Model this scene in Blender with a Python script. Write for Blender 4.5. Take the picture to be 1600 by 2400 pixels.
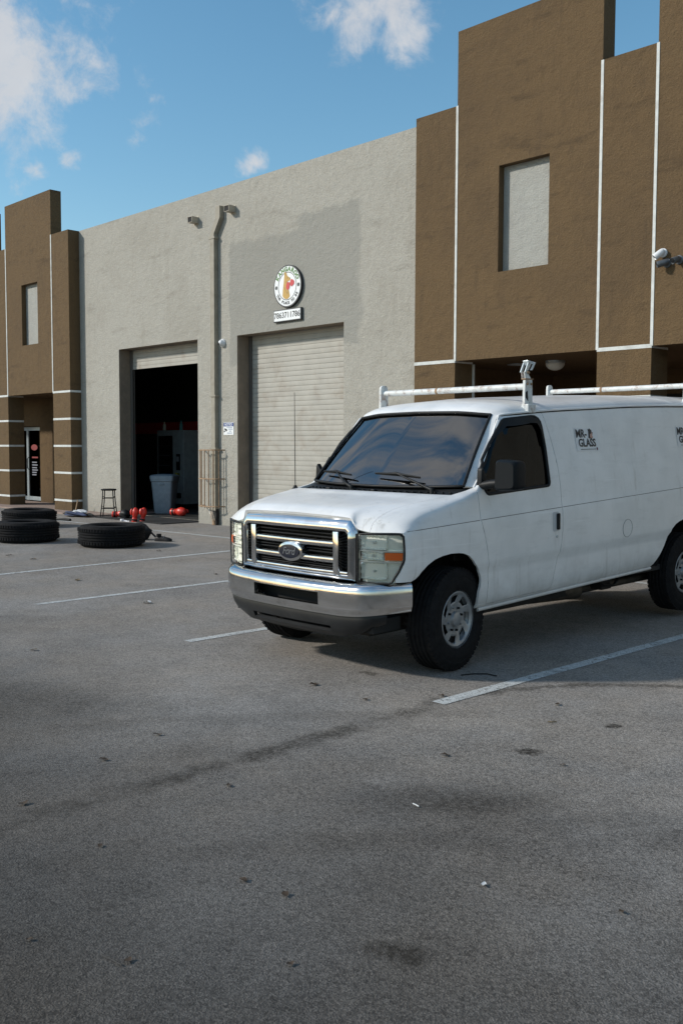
import bpy, bmesh, math, random
import numpy as np
from mathutils import Vector, Matrix
random.seed(7)
R = math.radians
scn = bpy.context.scene
C = scn.collection
for o in list(bpy.data.objects):
    bpy.data.objects.remove(o)

# ------------------------------------------------------------------ camera
CAM_H = 1.6507
YAW, PITCH, ROLL = 0.80206, 0.065744, 0.003213
fw = Vector((-math.sin(YAW) * math.cos(PITCH), math.cos(YAW) * math.cos(PITCH), -math.sin(PITCH)))
rt = Vector((math.cos(YAW), math.sin(YAW), 0)); up = rt.cross(fw)
r2 = rt * math.cos(ROLL) + up * math.sin(ROLL); u2 = -rt * math.sin(ROLL) + up * math.cos(ROLL)
cd = bpy.data.cameras.new('camera'); cam = bpy.data.objects.new('camera', cd); C.objects.link(cam)
cam.matrix_world = Matrix(((r2.x, u2.x, -fw.x, 0), (r2.y, u2.y, -fw.y, 0), (r2.z, u2.z, -fw.z, CAM_H), (0, 0, 0, 1)))
cd.sensor_fit = 'VERTICAL'; cd.sensor_height = 36; cd.lens = 2301.85 / 2400 * 36
cd.clip_end = 4000; cd.clip_start = 0.05
scn.camera = cam

# ------------------------------------------------------------------ world, sun, exposure
SUN_EL = R(29); SUN_AZ = math.atan2(-0.652, -0.758)       # azimuth clockwise from +Y
SKY_STRENGTH = 0.14; SUN_STRENGTH = 3.4; EXPOSURE = 0.09

class Nt:
    """tiny helper to write node expressions"""
    def __init__(s, tree): s.t = tree; s.n = tree.nodes; s.l = tree.links
    def node(s, typ, **kw):
        n = s.n.new(typ)
        for k, v in kw.items(): setattr(n, k, v)
        return n
    def put(s, sock, v):
        if isinstance(v, bpy.types.NodeSocket): s.l.new(v, sock)
        elif v is not None: sock.default_value = v
    def m(s, op, a, b=None, c=None, clamp=False):
        n = s.node('ShaderNodeMath', operation=op, use_clamp=clamp)
        for i, v in enumerate((a, b, c)):
            if v is not None: s.put(n.inputs[i], v)
        return n.outputs[0]
    def v(s, op, a, b=None, scale=None):
        n = s.node('ShaderNodeVectorMath', operation=op)
        s.put(n.inputs[0], a)
        if b is not None: s.put(n.inputs[1], b)
        if scale is not None: s.put(n.inputs['Scale'], scale)
        return n.outputs['Value' if op in ('DISTANCE', 'LENGTH', 'DOT_PRODUCT') else 'Vector']
    def noise(s, vec, scale, detail=4, rough=.55, dist=0, color=False):
        n = s.node('ShaderNodeTexNoise'); s.put(n.inputs['Vector'], vec)
        s.put(n.inputs['Scale'], scale); s.put(n.inputs['Detail'], detail); s.put(n.inputs['Roughness'], rough); s.put(n.inputs['Distortion'], dist)
        return n.outputs['Color' if color else 'Fac']
    def voro(s, vec, scale, feature='F1', out='Distance', rand=1):
        n = s.node('ShaderNodeTexVoronoi', feature=feature); s.put(n.inputs['Vector'], vec); s.put(n.inputs['Scale'], scale); s.put(n.inputs['Randomness'], rand)
        return n.outputs[out]
    def rng(s, v, a, b, c=0., d=1., smooth=True):
        n = s.node('ShaderNodeMapRange', interpolation_type='SMOOTHSTEP' if smooth else 'LINEAR')
        for i, q in enumerate((v, a, b, c, d)): s.put(n.inputs[i], q)
        return n.outputs[0]
    def mix(s, f, a, b, blend='MIX'):
        n = s.node('ShaderNodeMix', data_type='RGBA', blend_type=blend)
        s.put(n.inputs[0], f); s.put(n.inputs[6], a); s.put(n.inputs[7], b)
        return n.outputs[2]
    def sep(s, v):
        n = s.node('ShaderNodeSeparateXYZ'); s.put(n.inputs[0], v); return n.outputs
    def comb(s, x, y, z):
        n = s.node('ShaderNodeCombineXYZ')
        for i, q in enumerate((x, y, z)): s.put(n.inputs[i], q)
        return n.outputs[0]
    def mx(s, *a):
        r = a[0]
        for b in a[1:]: r = s.m('MAXIMUM', r, b)
        return r

world = bpy.data.worlds.new('World'); scn.world = world; world.use_nodes = True
W = Nt(world.node_tree); world.node_tree.nodes.clear()
sky = W.node('ShaderNodeTexSky', sky_type='NISHITA'); sky.sun_disc = False
sky.sun_elevation = SUN_EL; sky.sun_rotation = SUN_AZ % (2 * math.pi); sky.air_density = 1.15; sky.dust_density = 0.35; sky.ozone_density = 2.2
dirv = W.node('ShaderNodeTexCoord').outputs['Generated']
dirn = W.v('NORMALIZE', dirv)
sx, sy, sz = W.sep(dirn)
# clouds seen in the frame: soft puffs at their own directions, broken up by noise
wob = W.v('ADD', W.v('SCALE', W.v('SUBTRACT', W.noise(dirn, 7, 3, .6, 0, True), (.5, .5, .5)), scale=.10), W.v('SCALE', W.v('SUBTRACT', W.noise(dirn, 26, 4, .6, 0, True), (.5, .5, .5)), scale=.035))
dw = W.v('ADD', dirn, wob)
fbm = W.noise(dirn, 24, 9, .66, .25)
def puff(d, px, dens=1.0):
    r = px / 2302
    return W.m('MULTIPLY', W.rng(W.v('DISTANCE', dw, tuple(Vector(d).normalized())), r * 1.7, 0.0, smooth=False), dens)
puffs = W.mx(puff((-.846, .405, .338), 150, 1.15), puff((-.822, .455, .352), 75, .85), puff((-.842, .385, .378), 170, .95), puff((-.80, .458, .392), 70, .7), puff((-.800, .478, .335), 70, .6),
             puff((-.645, .654, .400), 110, 1.1), puff((-.626, .676, .390), 85, .9), puff((-.671, .626, .402), 70, .8),
             puff((-.749, .604, .272), 28, .95), puff((-.86, .439, .259), 36, .8), puff((-.844, .467, .264), 30, .75),
             puff((-.804, .507, .312), 42, .55), puff((-.806, .515, .291), 44, .68), puff((-.882, .413, .229), 80, .6))
puffs = W.rng(W.m('ADD', W.m('MULTIPLY', puffs, 1.0), W.m('MULTIPLY', W.m('SUBTRACT', fbm, .5), 1.75)), .36, 1.10)
puffs = W.m('MULTIPLY', puffs, .95)
# the rest of the sky carries the same kind of broken cloud, drawn out in streaks
den = W.m('ADD', W.m('MAXIMUM', sz, 0.0), .22)
pl = W.comb(W.m('DIVIDE', sx, den), W.m('DIVIDE', sy, den), 7.7)
plr = W.node('ShaderNodeMapping'); W.put(plr.inputs[0], pl); plr.inputs['Rotation'].default_value = (0, 0, R(38)); plr.inputs['Scale'].default_value = (.55, 1.9, 1)
gen = W.m('MULTIPLY', W.rng(W.noise(plr.outputs[0], 2.0, 9, .6, .35), .49, .63), W.rng(W.noise(pl, .8, 3, .5), .38, .50))
away = W.rng(W.v('DISTANCE', dirn, (-.70, .655, .29)), .36, .52)
low = W.rng(sz, .02, .16)
gen = W.m('MULTIPLY', W.m('MULTIPLY', gen, away), low)
cl = W.m('MULTIPLY', W.m('MAXIMUM', puffs, gen), .93, clamp=True)
skyc = W.node('ShaderNodeHueSaturation'); W.put(skyc.inputs['Color'], sky.outputs[0]); skyc.inputs['Saturation'].default_value = 1.18; skyc.inputs['Hue'].default_value = .487
skyc.inputs['Value'].default_value = 1.0
ccol = W.mix(W.noise(dirn, 14, 4, .5), (3.7, 3.8, 4.05, 1), (5.0, 5.05, 5.15, 1))
col = W.mix(cl, skyc.outputs[0], ccol)
bg = W.node('ShaderNodeBackground'); W.put(bg.inputs[0], col); bg.inputs[1].default_value = SKY_STRENGTH
wo = W.node('ShaderNodeOutputWorld'); W.l.new(bg.outputs[0], wo.inputs[0])

sd = bpy.data.lights.new('sun', 'SUN'); sd.energy = SUN_STRENGTH; sd.angle = R(3.6); sd.color = (1, .945, .86)
sun = bpy.data.objects.new('sun', sd); C.objects.link(sun)
sdir = Vector((math.sin(SUN_AZ) * math.cos(SUN_EL), math.cos(SUN_AZ) * math.cos(SUN_EL), math.sin(SUN_EL)))
sun.rotation_euler = (-sdir).to_track_quat('-Z', 'Y').to_euler(); sun.location = sdir * 40

scn.render.engine = 'CYCLES'
vs = scn.view_settings
vs.view_transform = 'Standard'; vs.look = 'None'; vs.exposure = EXPOSURE; vs.gamma = 1; vs.use_curve_mapping = False
scn.render.resolution_x = 682; scn.render.resolution_y = 1024
scn.cycles.max_bounces = 6; scn.cycles.transparent_max_bounces = 10
scn.cycles.sample_clamp_indirect = 6

# ------------------------------------------------------------------ materials
MATS = {}
def mat(name, col=(.5, .5, .5), rough=.6, metal=0., spec=.5, coat=0., var=.0, vscale=8., bump=0., bscale=120., tint=None, tscale=3., tamt=.0, world_space=False, rvar=0.):
    m = bpy.data.materials.new(name); m.use_nodes = True
    n = Nt(m.node_tree); b = n.n['Principled BSDF']
    tc = n.node('ShaderNodeTexCoord'); pos = tc.outputs['Object']
    if world_space: pos = n.node('ShaderNodeNewGeometry').outputs['Position']
    c = (*col, 1)
    if var:
        f = n.noise(pos, vscale, 6, .6)
        c = n.mix(n.rng(f, .25, .75), (*[q * (1 - var) for q in col], 1), (*[min(1, q * (1 + var)) for q in col], 1))
    if tint:
        f2 = n.m('MULTIPLY', n.rng(n.noise(pos, tscale, 8, .65, .4), .48, .72), tamt)
        c = n.mix(f2, c, (*tint, 1))
    n.put(b.inputs['Base Color'], c)
    b.inputs['Roughness'].default_value = rough
    if rvar: n.put(b.inputs['Roughness'], n.rng(n.noise(pos, vscale * .7, 5, .6), .3, .7, max(0.02, rough - rvar), rough + rvar))
    b.inputs['Metallic'].default_value = metal
    b.inputs['Specular IOR Level'].default_value = spec
    b.inputs['Coat Weight'].default_value = coat; b.inputs['Coat Roughness'].default_value = .04
    if bump:
        bn = n.node('ShaderNodeBump'); n.put(bn.inputs['Height'], n.noise(pos, bscale, 5, .6)); bn.inputs['Strength'].default_value = bump; bn.inputs['Distance'].default_value = .01
        n.l.new(bn.outputs[0], b.inputs['Normal'])
    MATS[name] = m
    return m

def glassmat(name, tint, refl=1.0, rough=.01, ior=1.62):
    """thin tinted pane: lets light straight through, mirrors by Fresnel"""
    m = bpy.data.materials.new(name); m.use_nodes = True
    n = Nt(m.node_tree); n.n.clear()
    tr = n.node('ShaderNodeBsdfTransparent'); tr.inputs[0].default_value = (*tint, 1)
    gl = n.node('ShaderNodeBsdfGlossy'); gl.inputs['Roughness'].default_value = rough; gl.inputs['Color'].default_value = (refl, refl, refl, 1)
    fr = n.node('ShaderNodeFresnel'); fr.inputs[0].default_value = ior
    mx = n.node('ShaderNodeMixShader'); n.l.new(fr.outputs[0], mx.inputs[0]); n.l.new(tr.outputs[0], mx.inputs[1]); n.l.new(gl.outputs[0], mx.inputs[2])
    o = n.node('ShaderNodeOutputMaterial'); n.l.new(mx.outputs[0], o.inputs[0])
    MATS[name] = m
    return m

def stucco(name, col, dirt, patch=False, streak=.35, bump=.85):
    m = bpy.data.materials.new(name); m.use_nodes = True
    n = Nt(m.node_tree); b = n.n['Principled BSDF']
    pos = n.node('ShaderNodeNewGeometry').outputs['Position']
    px_, py_, pz_ = n.sep(pos)
    fine = n.noise(pos, 55, 6, .7); mid = n.noise(pos, 6, 6, .6); big = n.noise(pos, .55, 5, .55, .3)
    c = (*col, 1)
    c = n.mix(n.rng(fine, .25, .75), (*[q * .80 for q in col], 1), (*[q * 1.15 for q in col], 1))
    c = n.mix(n.m('MULTIPLY', n.rng(mid, .42, .75), .25), c, (*dirt, 1))
    c = n.mix(n.m('MULTIPLY', n.rng(big, .45, .72), .32), c, (*dirt, 1))
    # rain streaks and smears
    mp = n.node('ShaderNodeMapping'); n.put(mp.inputs[0], pos); mp.inputs['Scale'].default_value = (5, 5, .35)
    st = n.m('MULTIPLY', n.rng(n.noise(mp.outputs[0], 1.6, 6, .6), .52, .75), n.rng(n.noise(pos, .8, 3), .42, .6))
    c = n.mix(n.m('MULTIPLY', st, streak), c, (*dirt, 1))
    mp2 = n.node('ShaderNodeMapping'); n.put(mp2.inputs[0], pos); mp2.inputs['Scale'].default_value = (.9, .9, 3.2); mp2.inputs['Rotation'].default_value = (0, R(-12), 0)
    sm = n.m('MULTIPLY', n.rng(n.noise(mp2.outputs[0], 1.3, 7, .62), .55, .74), streak * 1.2)
    c = n.mix(sm, c, (*[q * .75 for q in dirt], 1))
    # splash dirt along the foot of the wall
    c = n.mix(n.m('MULTIPLY', n.rng(n.m('ADD', pz_, n.m('MULTIPLY', mid, .35)), .75, .15), .35), c, (*[q * .8 for q in dirt], 1))
    if patch:   # a field repainted in a greyer coat round the sign
        w = n.m('MULTIPLY', n.m('SUBTRACT', n.noise(pos, 2.2, 6, .6), .5), .5)
        xx = n.m('ADD', px_, w); zz = n.m('ADD', pz_, w)
        def band(v, a, b_, s): return n.m('MULTIPLY', n.rng(v, a - s, a + s), n.rng(v, b_ + s, b_ - s))
        p1 = n.m('MULTIPLY', band(xx, -16.32, -14.0, .05), band(zz, 3.3, 5.78, .07))
        p2 = n.m('MULTIPLY', band(xx, -14.2, -12.55, .08), band(zz, 3.5, 6.02, .05))
        c = n.mix(n.m('MULTIPLY', n.mx(p1, p2), .65), c, (.270, .268, .242, 1))
    n.put(b.inputs['Base Color'], c)
    b.inputs['Roughness'].default_value = .9; b.inputs['Specular IOR Level'].default_value = .2
    bn = n.node('ShaderNodeBump'); n.put(bn.inputs['Height'], n.m('ADD', n.noise(pos, 38, 6, .68), n.m('MULTIPLY', n.noise(pos, 7, 4, .6), 1.2))); bn.inputs['Strength'].default_value = bump; bn.inputs['Distance'].default_value = .02
    n.l.new(bn.outputs[0], b.inputs['Normal'])
    MATS[name] = m
    return m

M_WALL = stucco('cream stucco', (.402, .386, .340), (.285, .265, .222), patch=True, streak=.3)
M_NICHE = stucco('niche panel', (.39, .39, .357), (.29, .28, .26), streak=.2)
M_BROWN = stucco('brown stucco', (.142, .094, .049), (.078, .054, .034), streak=.42)
M_TRIM = mat('white trim paint', (.58, .60, .58), .7, var=.12, vscale=9, tint=(.35, .33, .28), tscale=4, tamt=.5)
M_CONC = mat('pavement concrete', (.27, .20, .165), .9, var=.25, vscale=3, bump=.4, bscale=90, tint=(.14, .11, .1), tamt=.5, world_space=True)
M_SHUT = mat('shutter paint', (.372, .358, .316), .55, var=.08, vscale=3, tint=(.24, .19, .14), tscale=2.2, tamt=.5, world_space=True)
M_GUIDE = mat('shutter guide', (.10, .09, .08), .6)
M_PIPE = mat('downspout paint', (.29, .265, .21), .65, var=.12, tint=(.14, .11, .08), tamt=.35, tscale=5)
M_BLACK = mat('black plastic', (.011, .012, .013), .5, var=.2, spec=.22)
M_GLOSSK = mat('satin black plastic', (.010, .012, .014), .4, spec=.10)
M_BLACKR = mat('rough black', (.012, .012, .012), .85)
M_RUBBER = mat('tyre rubber', (.011, .011, .012), .85, var=.35, vscale=25, bump=.25, bscale=220, tint=(.022, .021, .019), tamt=.5, tscale=7, spec=.15)
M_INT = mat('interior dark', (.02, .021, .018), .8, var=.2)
M_INTRED = mat('interior red stripe', (.55, .03, .03), .7)
M_STEEL = mat('aluminium frame', (.46, .52, .55), .38, .6, var=.1)
M_WHITE = mat('white plastic', (.72, .73, .74), .4)

# ------------------------------------------------------------------ mesh helpers
def link(name, me, m=None, parent=None, smooth=None):
    o = bpy.data.objects.new(name, me); C.objects.link(o)
    if m is not None:
        me.materials.clear(); me.materials.append(m)
    if parent is not None: o.parent = parent
    if smooth is not None:
        me.polygons.foreach_set('use_smooth', [True] * len(me.polygons))
        me.set_sharp_from_angle(angle=R(smooth))
    return o
def tag(o, label=None, cat=None, group=None, kind=None):
    for k, v in (('label', label), ('category', cat), ('group', group), ('kind', kind)):
        if v: o[k] = v
    return o
def empty(name, loc=(0, 0, 0), rz=0, parent=None):
    o = bpy.data.objects.new(name, None); C.objects.link(o); o.location = loc; o.rotation_euler = (0, 0, rz); o.empty_display_size = .1
    if parent is not None: o.parent = parent
    return o

class MB:
    def __init__(s): s.v = []; s.f = []
    def add(s, vs_, fs):
        k = len(s.v); s.v += [tuple(p) for p in vs_]; s.f += [[i + k for i in f] for f in fs]; return s
    def box(s, a, b):
        x0, y0, z0 = a; x1, y1, z1 = b
        return s.add([(x0, y0, z0), (x1, y0, z0), (x1, y1, z0), (x0, y1, z0), (x0, y0, z1), (x1, y0, z1), (x1, y1, z1), (x0, y1, z1)],
                     [(0, 3, 2, 1), (4, 5, 6, 7), (0, 1, 5, 4), (1, 2, 6, 5), (2, 3, 7, 6), (3, 0, 4, 7)])
    def obox(s, c, ax, ay, az):
        c = Vector(c); ax = Vector(ax); ay = Vector(ay); az = Vector(az)
        P = [c + ax * i + ay * j + az * k for k in (-1, 1) for i, j in ((-1, -1), (1, -1), (1, 1), (-1, 1))]
        return s.add(P, [(0, 3, 2, 1), (4, 5, 6, 7), (0, 1, 5, 4), (1, 2, 6, 5), (2, 3, 7, 6), (3, 0, 4, 7)])
    def cyl(s, a, b, r0, r1=None, n=16, cap=True):
        a = Vector(a); b = Vector(b); r1 = r0 if r1 is None else r1
        d = (b - a).normalized(); u = d.orthogonal().normalized(); w = d.cross(u)
        P = [a + (u * math.cos(t) + w * math.sin(t)) * r0 for t in [2 * math.pi * i / n for i in range(n)]] + [b + (u * math.cos(t) + w * math.sin(t)) * r1 for t in [2 * math.pi * i / n for i in range(n)]]
        F = [(i, (i + 1) % n, n + (i + 1) % n, n + i) for i in range(n)]
        if cap: F += [tuple(range(n - 1, -1, -1)), tuple(range(n, 2 * n))]
        return s.add(P, F)
    def tube(s, pts, r, n=8, closed=False, flat=1.0):
        pts = [Vector(p) for p in pts]; k = len(pts); P = []; up_ = None
        for i, p in enumerate(pts):
            a = pts[(i - 1) % k] if (closed or i) else p; b = pts[(i + 1) % k] if (closed or i < k - 1) else p
            d = (b - a).normalized()
            if up_ is None: up_ = d.orthogonal().normalized()
            up_ = (up_ - d * up_.dot(d)).normalized(); w = d.cross(up_)
            rr = r[i] if isinstance(r, (list, tuple)) else r
            P += [p + (up_ * math.cos(2 * math.pi * j / n) + w * math.sin(2 * math.pi * j / n) * flat) * rr for j in range(n)]
        F = []
        for i in range(k if closed else k - 1):
            q = (i + 1) % k
            F += [(i * n + j, i * n + (j + 1) % n, q * n + (j + 1) % n, q * n + j) for j in range(n)]
        if not closed: F += [tuple(range(n - 1, -1, -1)), tuple(range((k - 1) * n, k * n))]
        return s.add(P, F)
    def lathe(s, prof, n=48, closed=False):
        """prof: (radius, height) round local z"""
        k = len(prof); P = []
        for i in range(n):
            t = 2 * math.pi * i / n
            P += [(r * math.cos(t), r * math.sin(t), z) for r, z in prof]
        F = []
        for i in range(n):
            q = (i + 1) % n
            for j in range(k if closed else k - 1):
                j2 = (j + 1) % k
                F.append((i * k + j, q * k + j, q * k + j2, i * k + j2))
        return s.add(P, F)
    def prism(s, poly, a, b, axis='y'):
        """2D polygon extruded along axis. axis y: poly=(x,z); x: poly=(y,z); z: poly=(x,y)"""
        n = len(poly)
        mk = {'y': lambda p, t: (p[0], t, p[1]), 'x': lambda p, t: (t, p[0], p[1]), 'z': lambda p, t: (p[0], p[1], t)}[axis]
        P = [mk(p, a) for p in poly] + [mk(p, b) for p in poly]
        return s.add(P, [tuple(range(n)), tuple(range(2 * n - 1, n - 1, -1))] + [(i, n + i, n + (i + 1) % n, (i + 1) % n) for i in range(n)])
    def xf(s, M):
        s.v = [tuple(M @ Vector(p)) for p in s.v]; return s
    def mesh(s, name, bevel=0, seg=2, weld=False):
        me = bpy.data.meshes.new(name); me.from_pydata(s.v, [], s.f)
        bm = bmesh.new(); bm.from_mesh(me)
        if weld or bevel: bmesh.ops.remove_doubles(bm, verts=bm.verts, dist=1e-5)
        bmesh.ops.recalc_face_normals(bm, faces=bm.faces)
        if bevel:
            es = [e for e in bm.edges if len(e.link_faces) == 2 and e.calc_face_angle(0) > .5]
            bmesh.ops.bevel(bm, geom=es, offset=bevel, segments=seg, profile=.5, affect='EDGES')
        bm.to_mesh(me); bm.free()
        return me
    def build(s, name, m, parent=None, bevel=0, smooth=None, seg=2, weld=False):
        return link(name, s.mesh(name, bevel, seg, weld), m, parent, smooth)

def wall_with_holes(x0, x1, z0, z1, y0, y1, holes):
    xs = sorted({x0, x1, *[q for h in holes for q in h[:2]]}); zs = sorted({z0, z1, *[q for h in holes for q in h[2:]]})
    def solid(i, j):
        if i < 0 or j < 0 or i >= len(xs) - 1 or j >= len(zs) - 1: return False
        cx = (xs[i] + xs[i + 1]) / 2; cz = (zs[j] + zs[j + 1]) / 2
        return not any(a < cx < b and c < cz < d for a, b, c, d in holes)
    mb = MB()
    for i in range(len(xs) - 1):
        for j in range(len(zs) - 1):
            if not solid(i, j): continue
            a, b, c, d = xs[i], xs[i + 1], zs[j], zs[j + 1]
            mb.add([(a, y0, c), (b, y0, c), (b, y0, d), (a, y0, d)], [(0, 1, 2, 3)])
            mb.add([(a, y1, c), (b, y1, c), (b, y1, d), (a, y1, d)], [(3, 2, 1, 0)])
            if not solid(i - 1, j): mb.add([(a, y0, c), (a, y1, c), (a, y1, d), (a, y0, d)], [(3, 2, 1, 0)])
            if not solid(i + 1, j): mb.add([(b, y0, c), (b, y1, c), (b, y1, d), (b, y0, d)], [(0, 1, 2, 3)])
            if not solid(i, j - 1): mb.add([(a, y0, c), (b, y0, c), (b, y1, c), (a, y1, c)], [(3, 2, 1, 0)])
            if not solid(i, j + 1): mb.add([(a, y0, d), (b, y0, d), (b, y1, d), (a, y1, d)], [(0, 1, 2, 3)])
    return mb

def text_mesh(body, size, ext=.002, bold=0., shear=0., space=1.0, align='CENTER'):
    cu = bpy.data.curves.new('txt', 'FONT'); cu.body = body; cu.size = size; cu.extrude = ext; cu.offset = bold; cu.shear = shear
    cu.align_x = align; cu.align_y = 'CENTER'; cu.space_character = space; cu.resolution_u = 3
    o = bpy.data.objects.new('txt', cu); C.objects.link(o)
    bpy.context.view_layer.update()
    me = bpy.data.meshes.new_from_object(o.evaluated_get(bpy.context.evaluated_depsgraph_get()))
    bpy.data.objects.remove(o); bpy.data.curves.remove(cu)
    return me
def mesh_to_mb(me, M):
    mb = MB(); mb.add([M @ v.co for v in me.vertices], [list(p.vertices) for p in me.polygons]); bpy.data.meshes.remove(me); return mb
# text in the xz-plane facing -Y
M_FACE = Matrix(((1, 0, 0, 0), (0, 0, -1, 0), (0, 1, 0, 0), (0, 0, 0, 1)))

# ================================================================== GROUND
def asphalt():
    m = bpy.data.materials.new('asphalt'); m.use_nodes = True
    n = Nt(m.node_tree); b = n.n['Principled BSDF']
    pos = n.node('ShaderNodeNewGeometry').outputs['Position']
    X, Y, Z = n.sep(pos)
    flat = n.comb(X, Y, 0.)
    jit = n.v('ADD', flat, n.v('SCALE', n.v('SUBTRACT', n.noise(flat, 60, 2, .5, 0, True), (.5, .5, .5)), scale=.012))
    stone = n.voro(jit, 85, out='Color'); stone2 = n.voro(jit, 190, out='Color')
    pick = n.rng(n.noise(flat, 45, 3, .6), .44, .56)
    sr = n.m('ADD', n.m('MULTIPLY', n.m('POWER', n.sep(stone)[0], 1.6), n.m('SUBTRACT', 1.0, pick)), n.m('MULTIPLY', n.sep(stone2)[0], pick))
    edge = n.voro(jit, 120)
    grain = n.noise(flat, 330, 3, .6)
    mid = n.noise(flat, 5, 7, .65); big = n.noise(flat, .42, 6, .6, .5)
    v = n.m('ADD', n.m('MULTIPLY', sr, .21), n.m('MULTIPLY', grain, .15))
    v = n.m('ADD', v, n.m('MULTIPLY', n.m('SUBTRACT', mid, .5), .11))
    v = n.m('ADD', v, n.m('ADD', n.m('MULTIPLY', n.m('SUBTRACT', big, .5), .17), n.m('MULTIPLY', n.m('SUBTRACT', n.noise(flat, 1.7, 5, .65, .6), .5), .12)))
    v = n.m('ADD', v, .070)
    v = n.m('MULTIPLY', v, n.rng(edge, .75, .35, .86, 1.))
    # tyre wear plus a vignette painted into the colour, darker towards the camera
    wear_vignette = n.rng(n.m('ADD', Y, n.m('MULTIPLY', n.m('SUBTRACT', big, .5), 2.6)), 5.2, 1.0)
    v = n.m('MULTIPLY', v, n.m('SUBTRACT', 1.0, n.m('MULTIPLY', wear_vignette, .74)))
    base = n.mix(n.rng(n.noise(flat, .9, 5, .6), .35, .65), (1.10, .99, .87, 1), (1.05, .99, .92, 1))
    sc = n.v('SCALE', base, scale=v)
    col_ = sc
    # oil drips and stains, each with a place and ragged outline of its own
    warp = n.v('ADD', flat, n.v('SCALE', n.v('SUBTRACT', n.noise(flat, 7, 5, .65, 0, True), (.5, .5, .5)), scale=.28))
    wx, wy, wz = n.sep(warp)
    def blob(x, y, rx, ry, ang, soft=.6):
        c_, s_ = math.cos(ang), math.sin(ang)
        dx = n.m('SUBTRACT', wx, x); dy = n.m('SUBTRACT', wy, y)
        a = n.m('DIVIDE', n.m('ADD', n.m('MULTIPLY', dx, c_), n.m('MULTIPLY', dy, s_)), rx)
        e = n.m('DIVIDE', n.m('SUBTRACT', n.m('MULTIPLY', dy, c_), n.m('MULTIPLY', dx, s_)), ry)
        d = n.m('SQRT', n.m('ADD', n.m('MULTIPLY', a, a), n.m('MULTIPLY', e, e)))
        return n.rng(d, 1.0, 1.0 - soft)
    stains = n.mx(blob(-2.10, 2.29, .18, .12, .8, .75), n.m('MULTIPLY', blob(-1.62, 1.86, .16, .1, .8, .9), .6), blob(-3.06, 4.40, .10, .055, .8), blob(-3.0, 5.16, .09, .05, .7),
                  n.m('MULTIPLY', blob(-2.85, 3.50, .8, .32, .75, .95), .75), n.m('MULTIPLY', blob(-2.3, 3.75, .8, .18, .9, .95), .4),
                  n.m('MULTIPLY', blob(-4.95, 5.07, .10, .05, .3), .8), n.m('MULTIPLY', blob(-5.5, 6.2, .5, .9, .1, .9), .5), n.m('MULTIPLY', blob(-1.3, 3.1, .5, .3, .8, .95), .5),
                  n.m('MULTIPLY', blob(-14.9, 8.5, 1.4, .8, .3, .9), .3))
    # faint tyre sweeps
    def arc(cx, cy, rad, w, a0, amt):
        dx = n.m('SUBTRACT', wx, cx); dy = n.m('SUBTRACT', wy, cy)
        d = n.m('ABSOLUTE', n.m('SUBTRACT', n.m('SQRT', n.m('ADD', n.m('MULTIPLY', dx, dx), n.m('MULTIPLY', dy, dy))), rad))
        return n.m('MULTIPLY', n.m('MULTIPLY', n.rng(d, w, w * .2), n.rng(n.noise(flat, 1.6, 5, .6), .36, .56)), amt)
    trk = n.m('MULTIPLY', n.m('MULTIPLY', n.rng(n.m('ABSOLUTE', n.m('ADD', wx, 4.04)), .13, .01), n.rng(wy, 5.0, 4.4)), n.m('MULTIPLY', n.rng(n.noise(flat, 2.3, 5, .6), .30, .55), .85))
    ARC1 = n.mx(trk, n.m('MULTIPLY', n.m('MULTIPLY', arc(-2.04, 4.66, 2.06, .085, 0, .75), n.rng(wy, 4.5, 4.9)), n.rng(wx, -2.4, -3.0)))
    stains = n.mx(stains, ARC1, arc(2.5, -1.2, 6.7, .18, 0, .3), arc(2.2, -1.0, 8.3, .16, 0, .25))
    # leak spots scattered in the bays
    sp = n.m('MULTIPLY', n.rng(n.voro(warp, 1.15), .085, .03), n.rng(n.noise(flat, .7, 3), .45, .6))
    sp2 = n.m('MULTIPLY', n.rng(n.voro(warp, 4.3), .07, .02), n.rng(n.noise(flat, 1.1, 3), .50, .62))
    stains = n.mx(stains, n.m('MULTIPLY', sp, .7), n.m('MULTIPLY', sp2, .75), n.m('MULTIPLY', n.m('MULTIPLY', n.rng(n.voro(warp, 13), .16, .05), n.rng(n.noise(flat, 1.3, 4, .6), .50, .66)), .6))
    rag = n.m('ADD', n.m('MULTIPLY', n.rng(n.noise(flat, 34, 5, .7), .40, .58), .55), .45)
    col_ = n.mix(n.m('MULTIPLY', n.m('MULTIPLY', stains, rag), .95), col_, (.028, .024, .019, 1))
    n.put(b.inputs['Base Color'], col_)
    n.put(b.inputs['Roughness'], n.rng(grain, .3, .7, .75, .95)); b.inputs['Specular IOR Level'].default_value = .18
    bn = n.node('ShaderNodeBump'); bn.inputs['Strength'].default_value = .45; bn.inputs['Distance'].default_value = .004
    n.put(bn.inputs['Height'], n.m('ADD', n.m('MULTIPLY', n.rng(edge, .75, .05), 1.0), n.m('MULTIPLY', grain, .35)))
    n.l.new(bn.outputs[0], b.inputs['Normal'])
    return m
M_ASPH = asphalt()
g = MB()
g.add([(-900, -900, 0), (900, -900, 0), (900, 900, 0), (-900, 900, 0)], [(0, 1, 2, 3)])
ground = tag(g.build('ground', M_ASPH), kind='structure')

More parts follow.
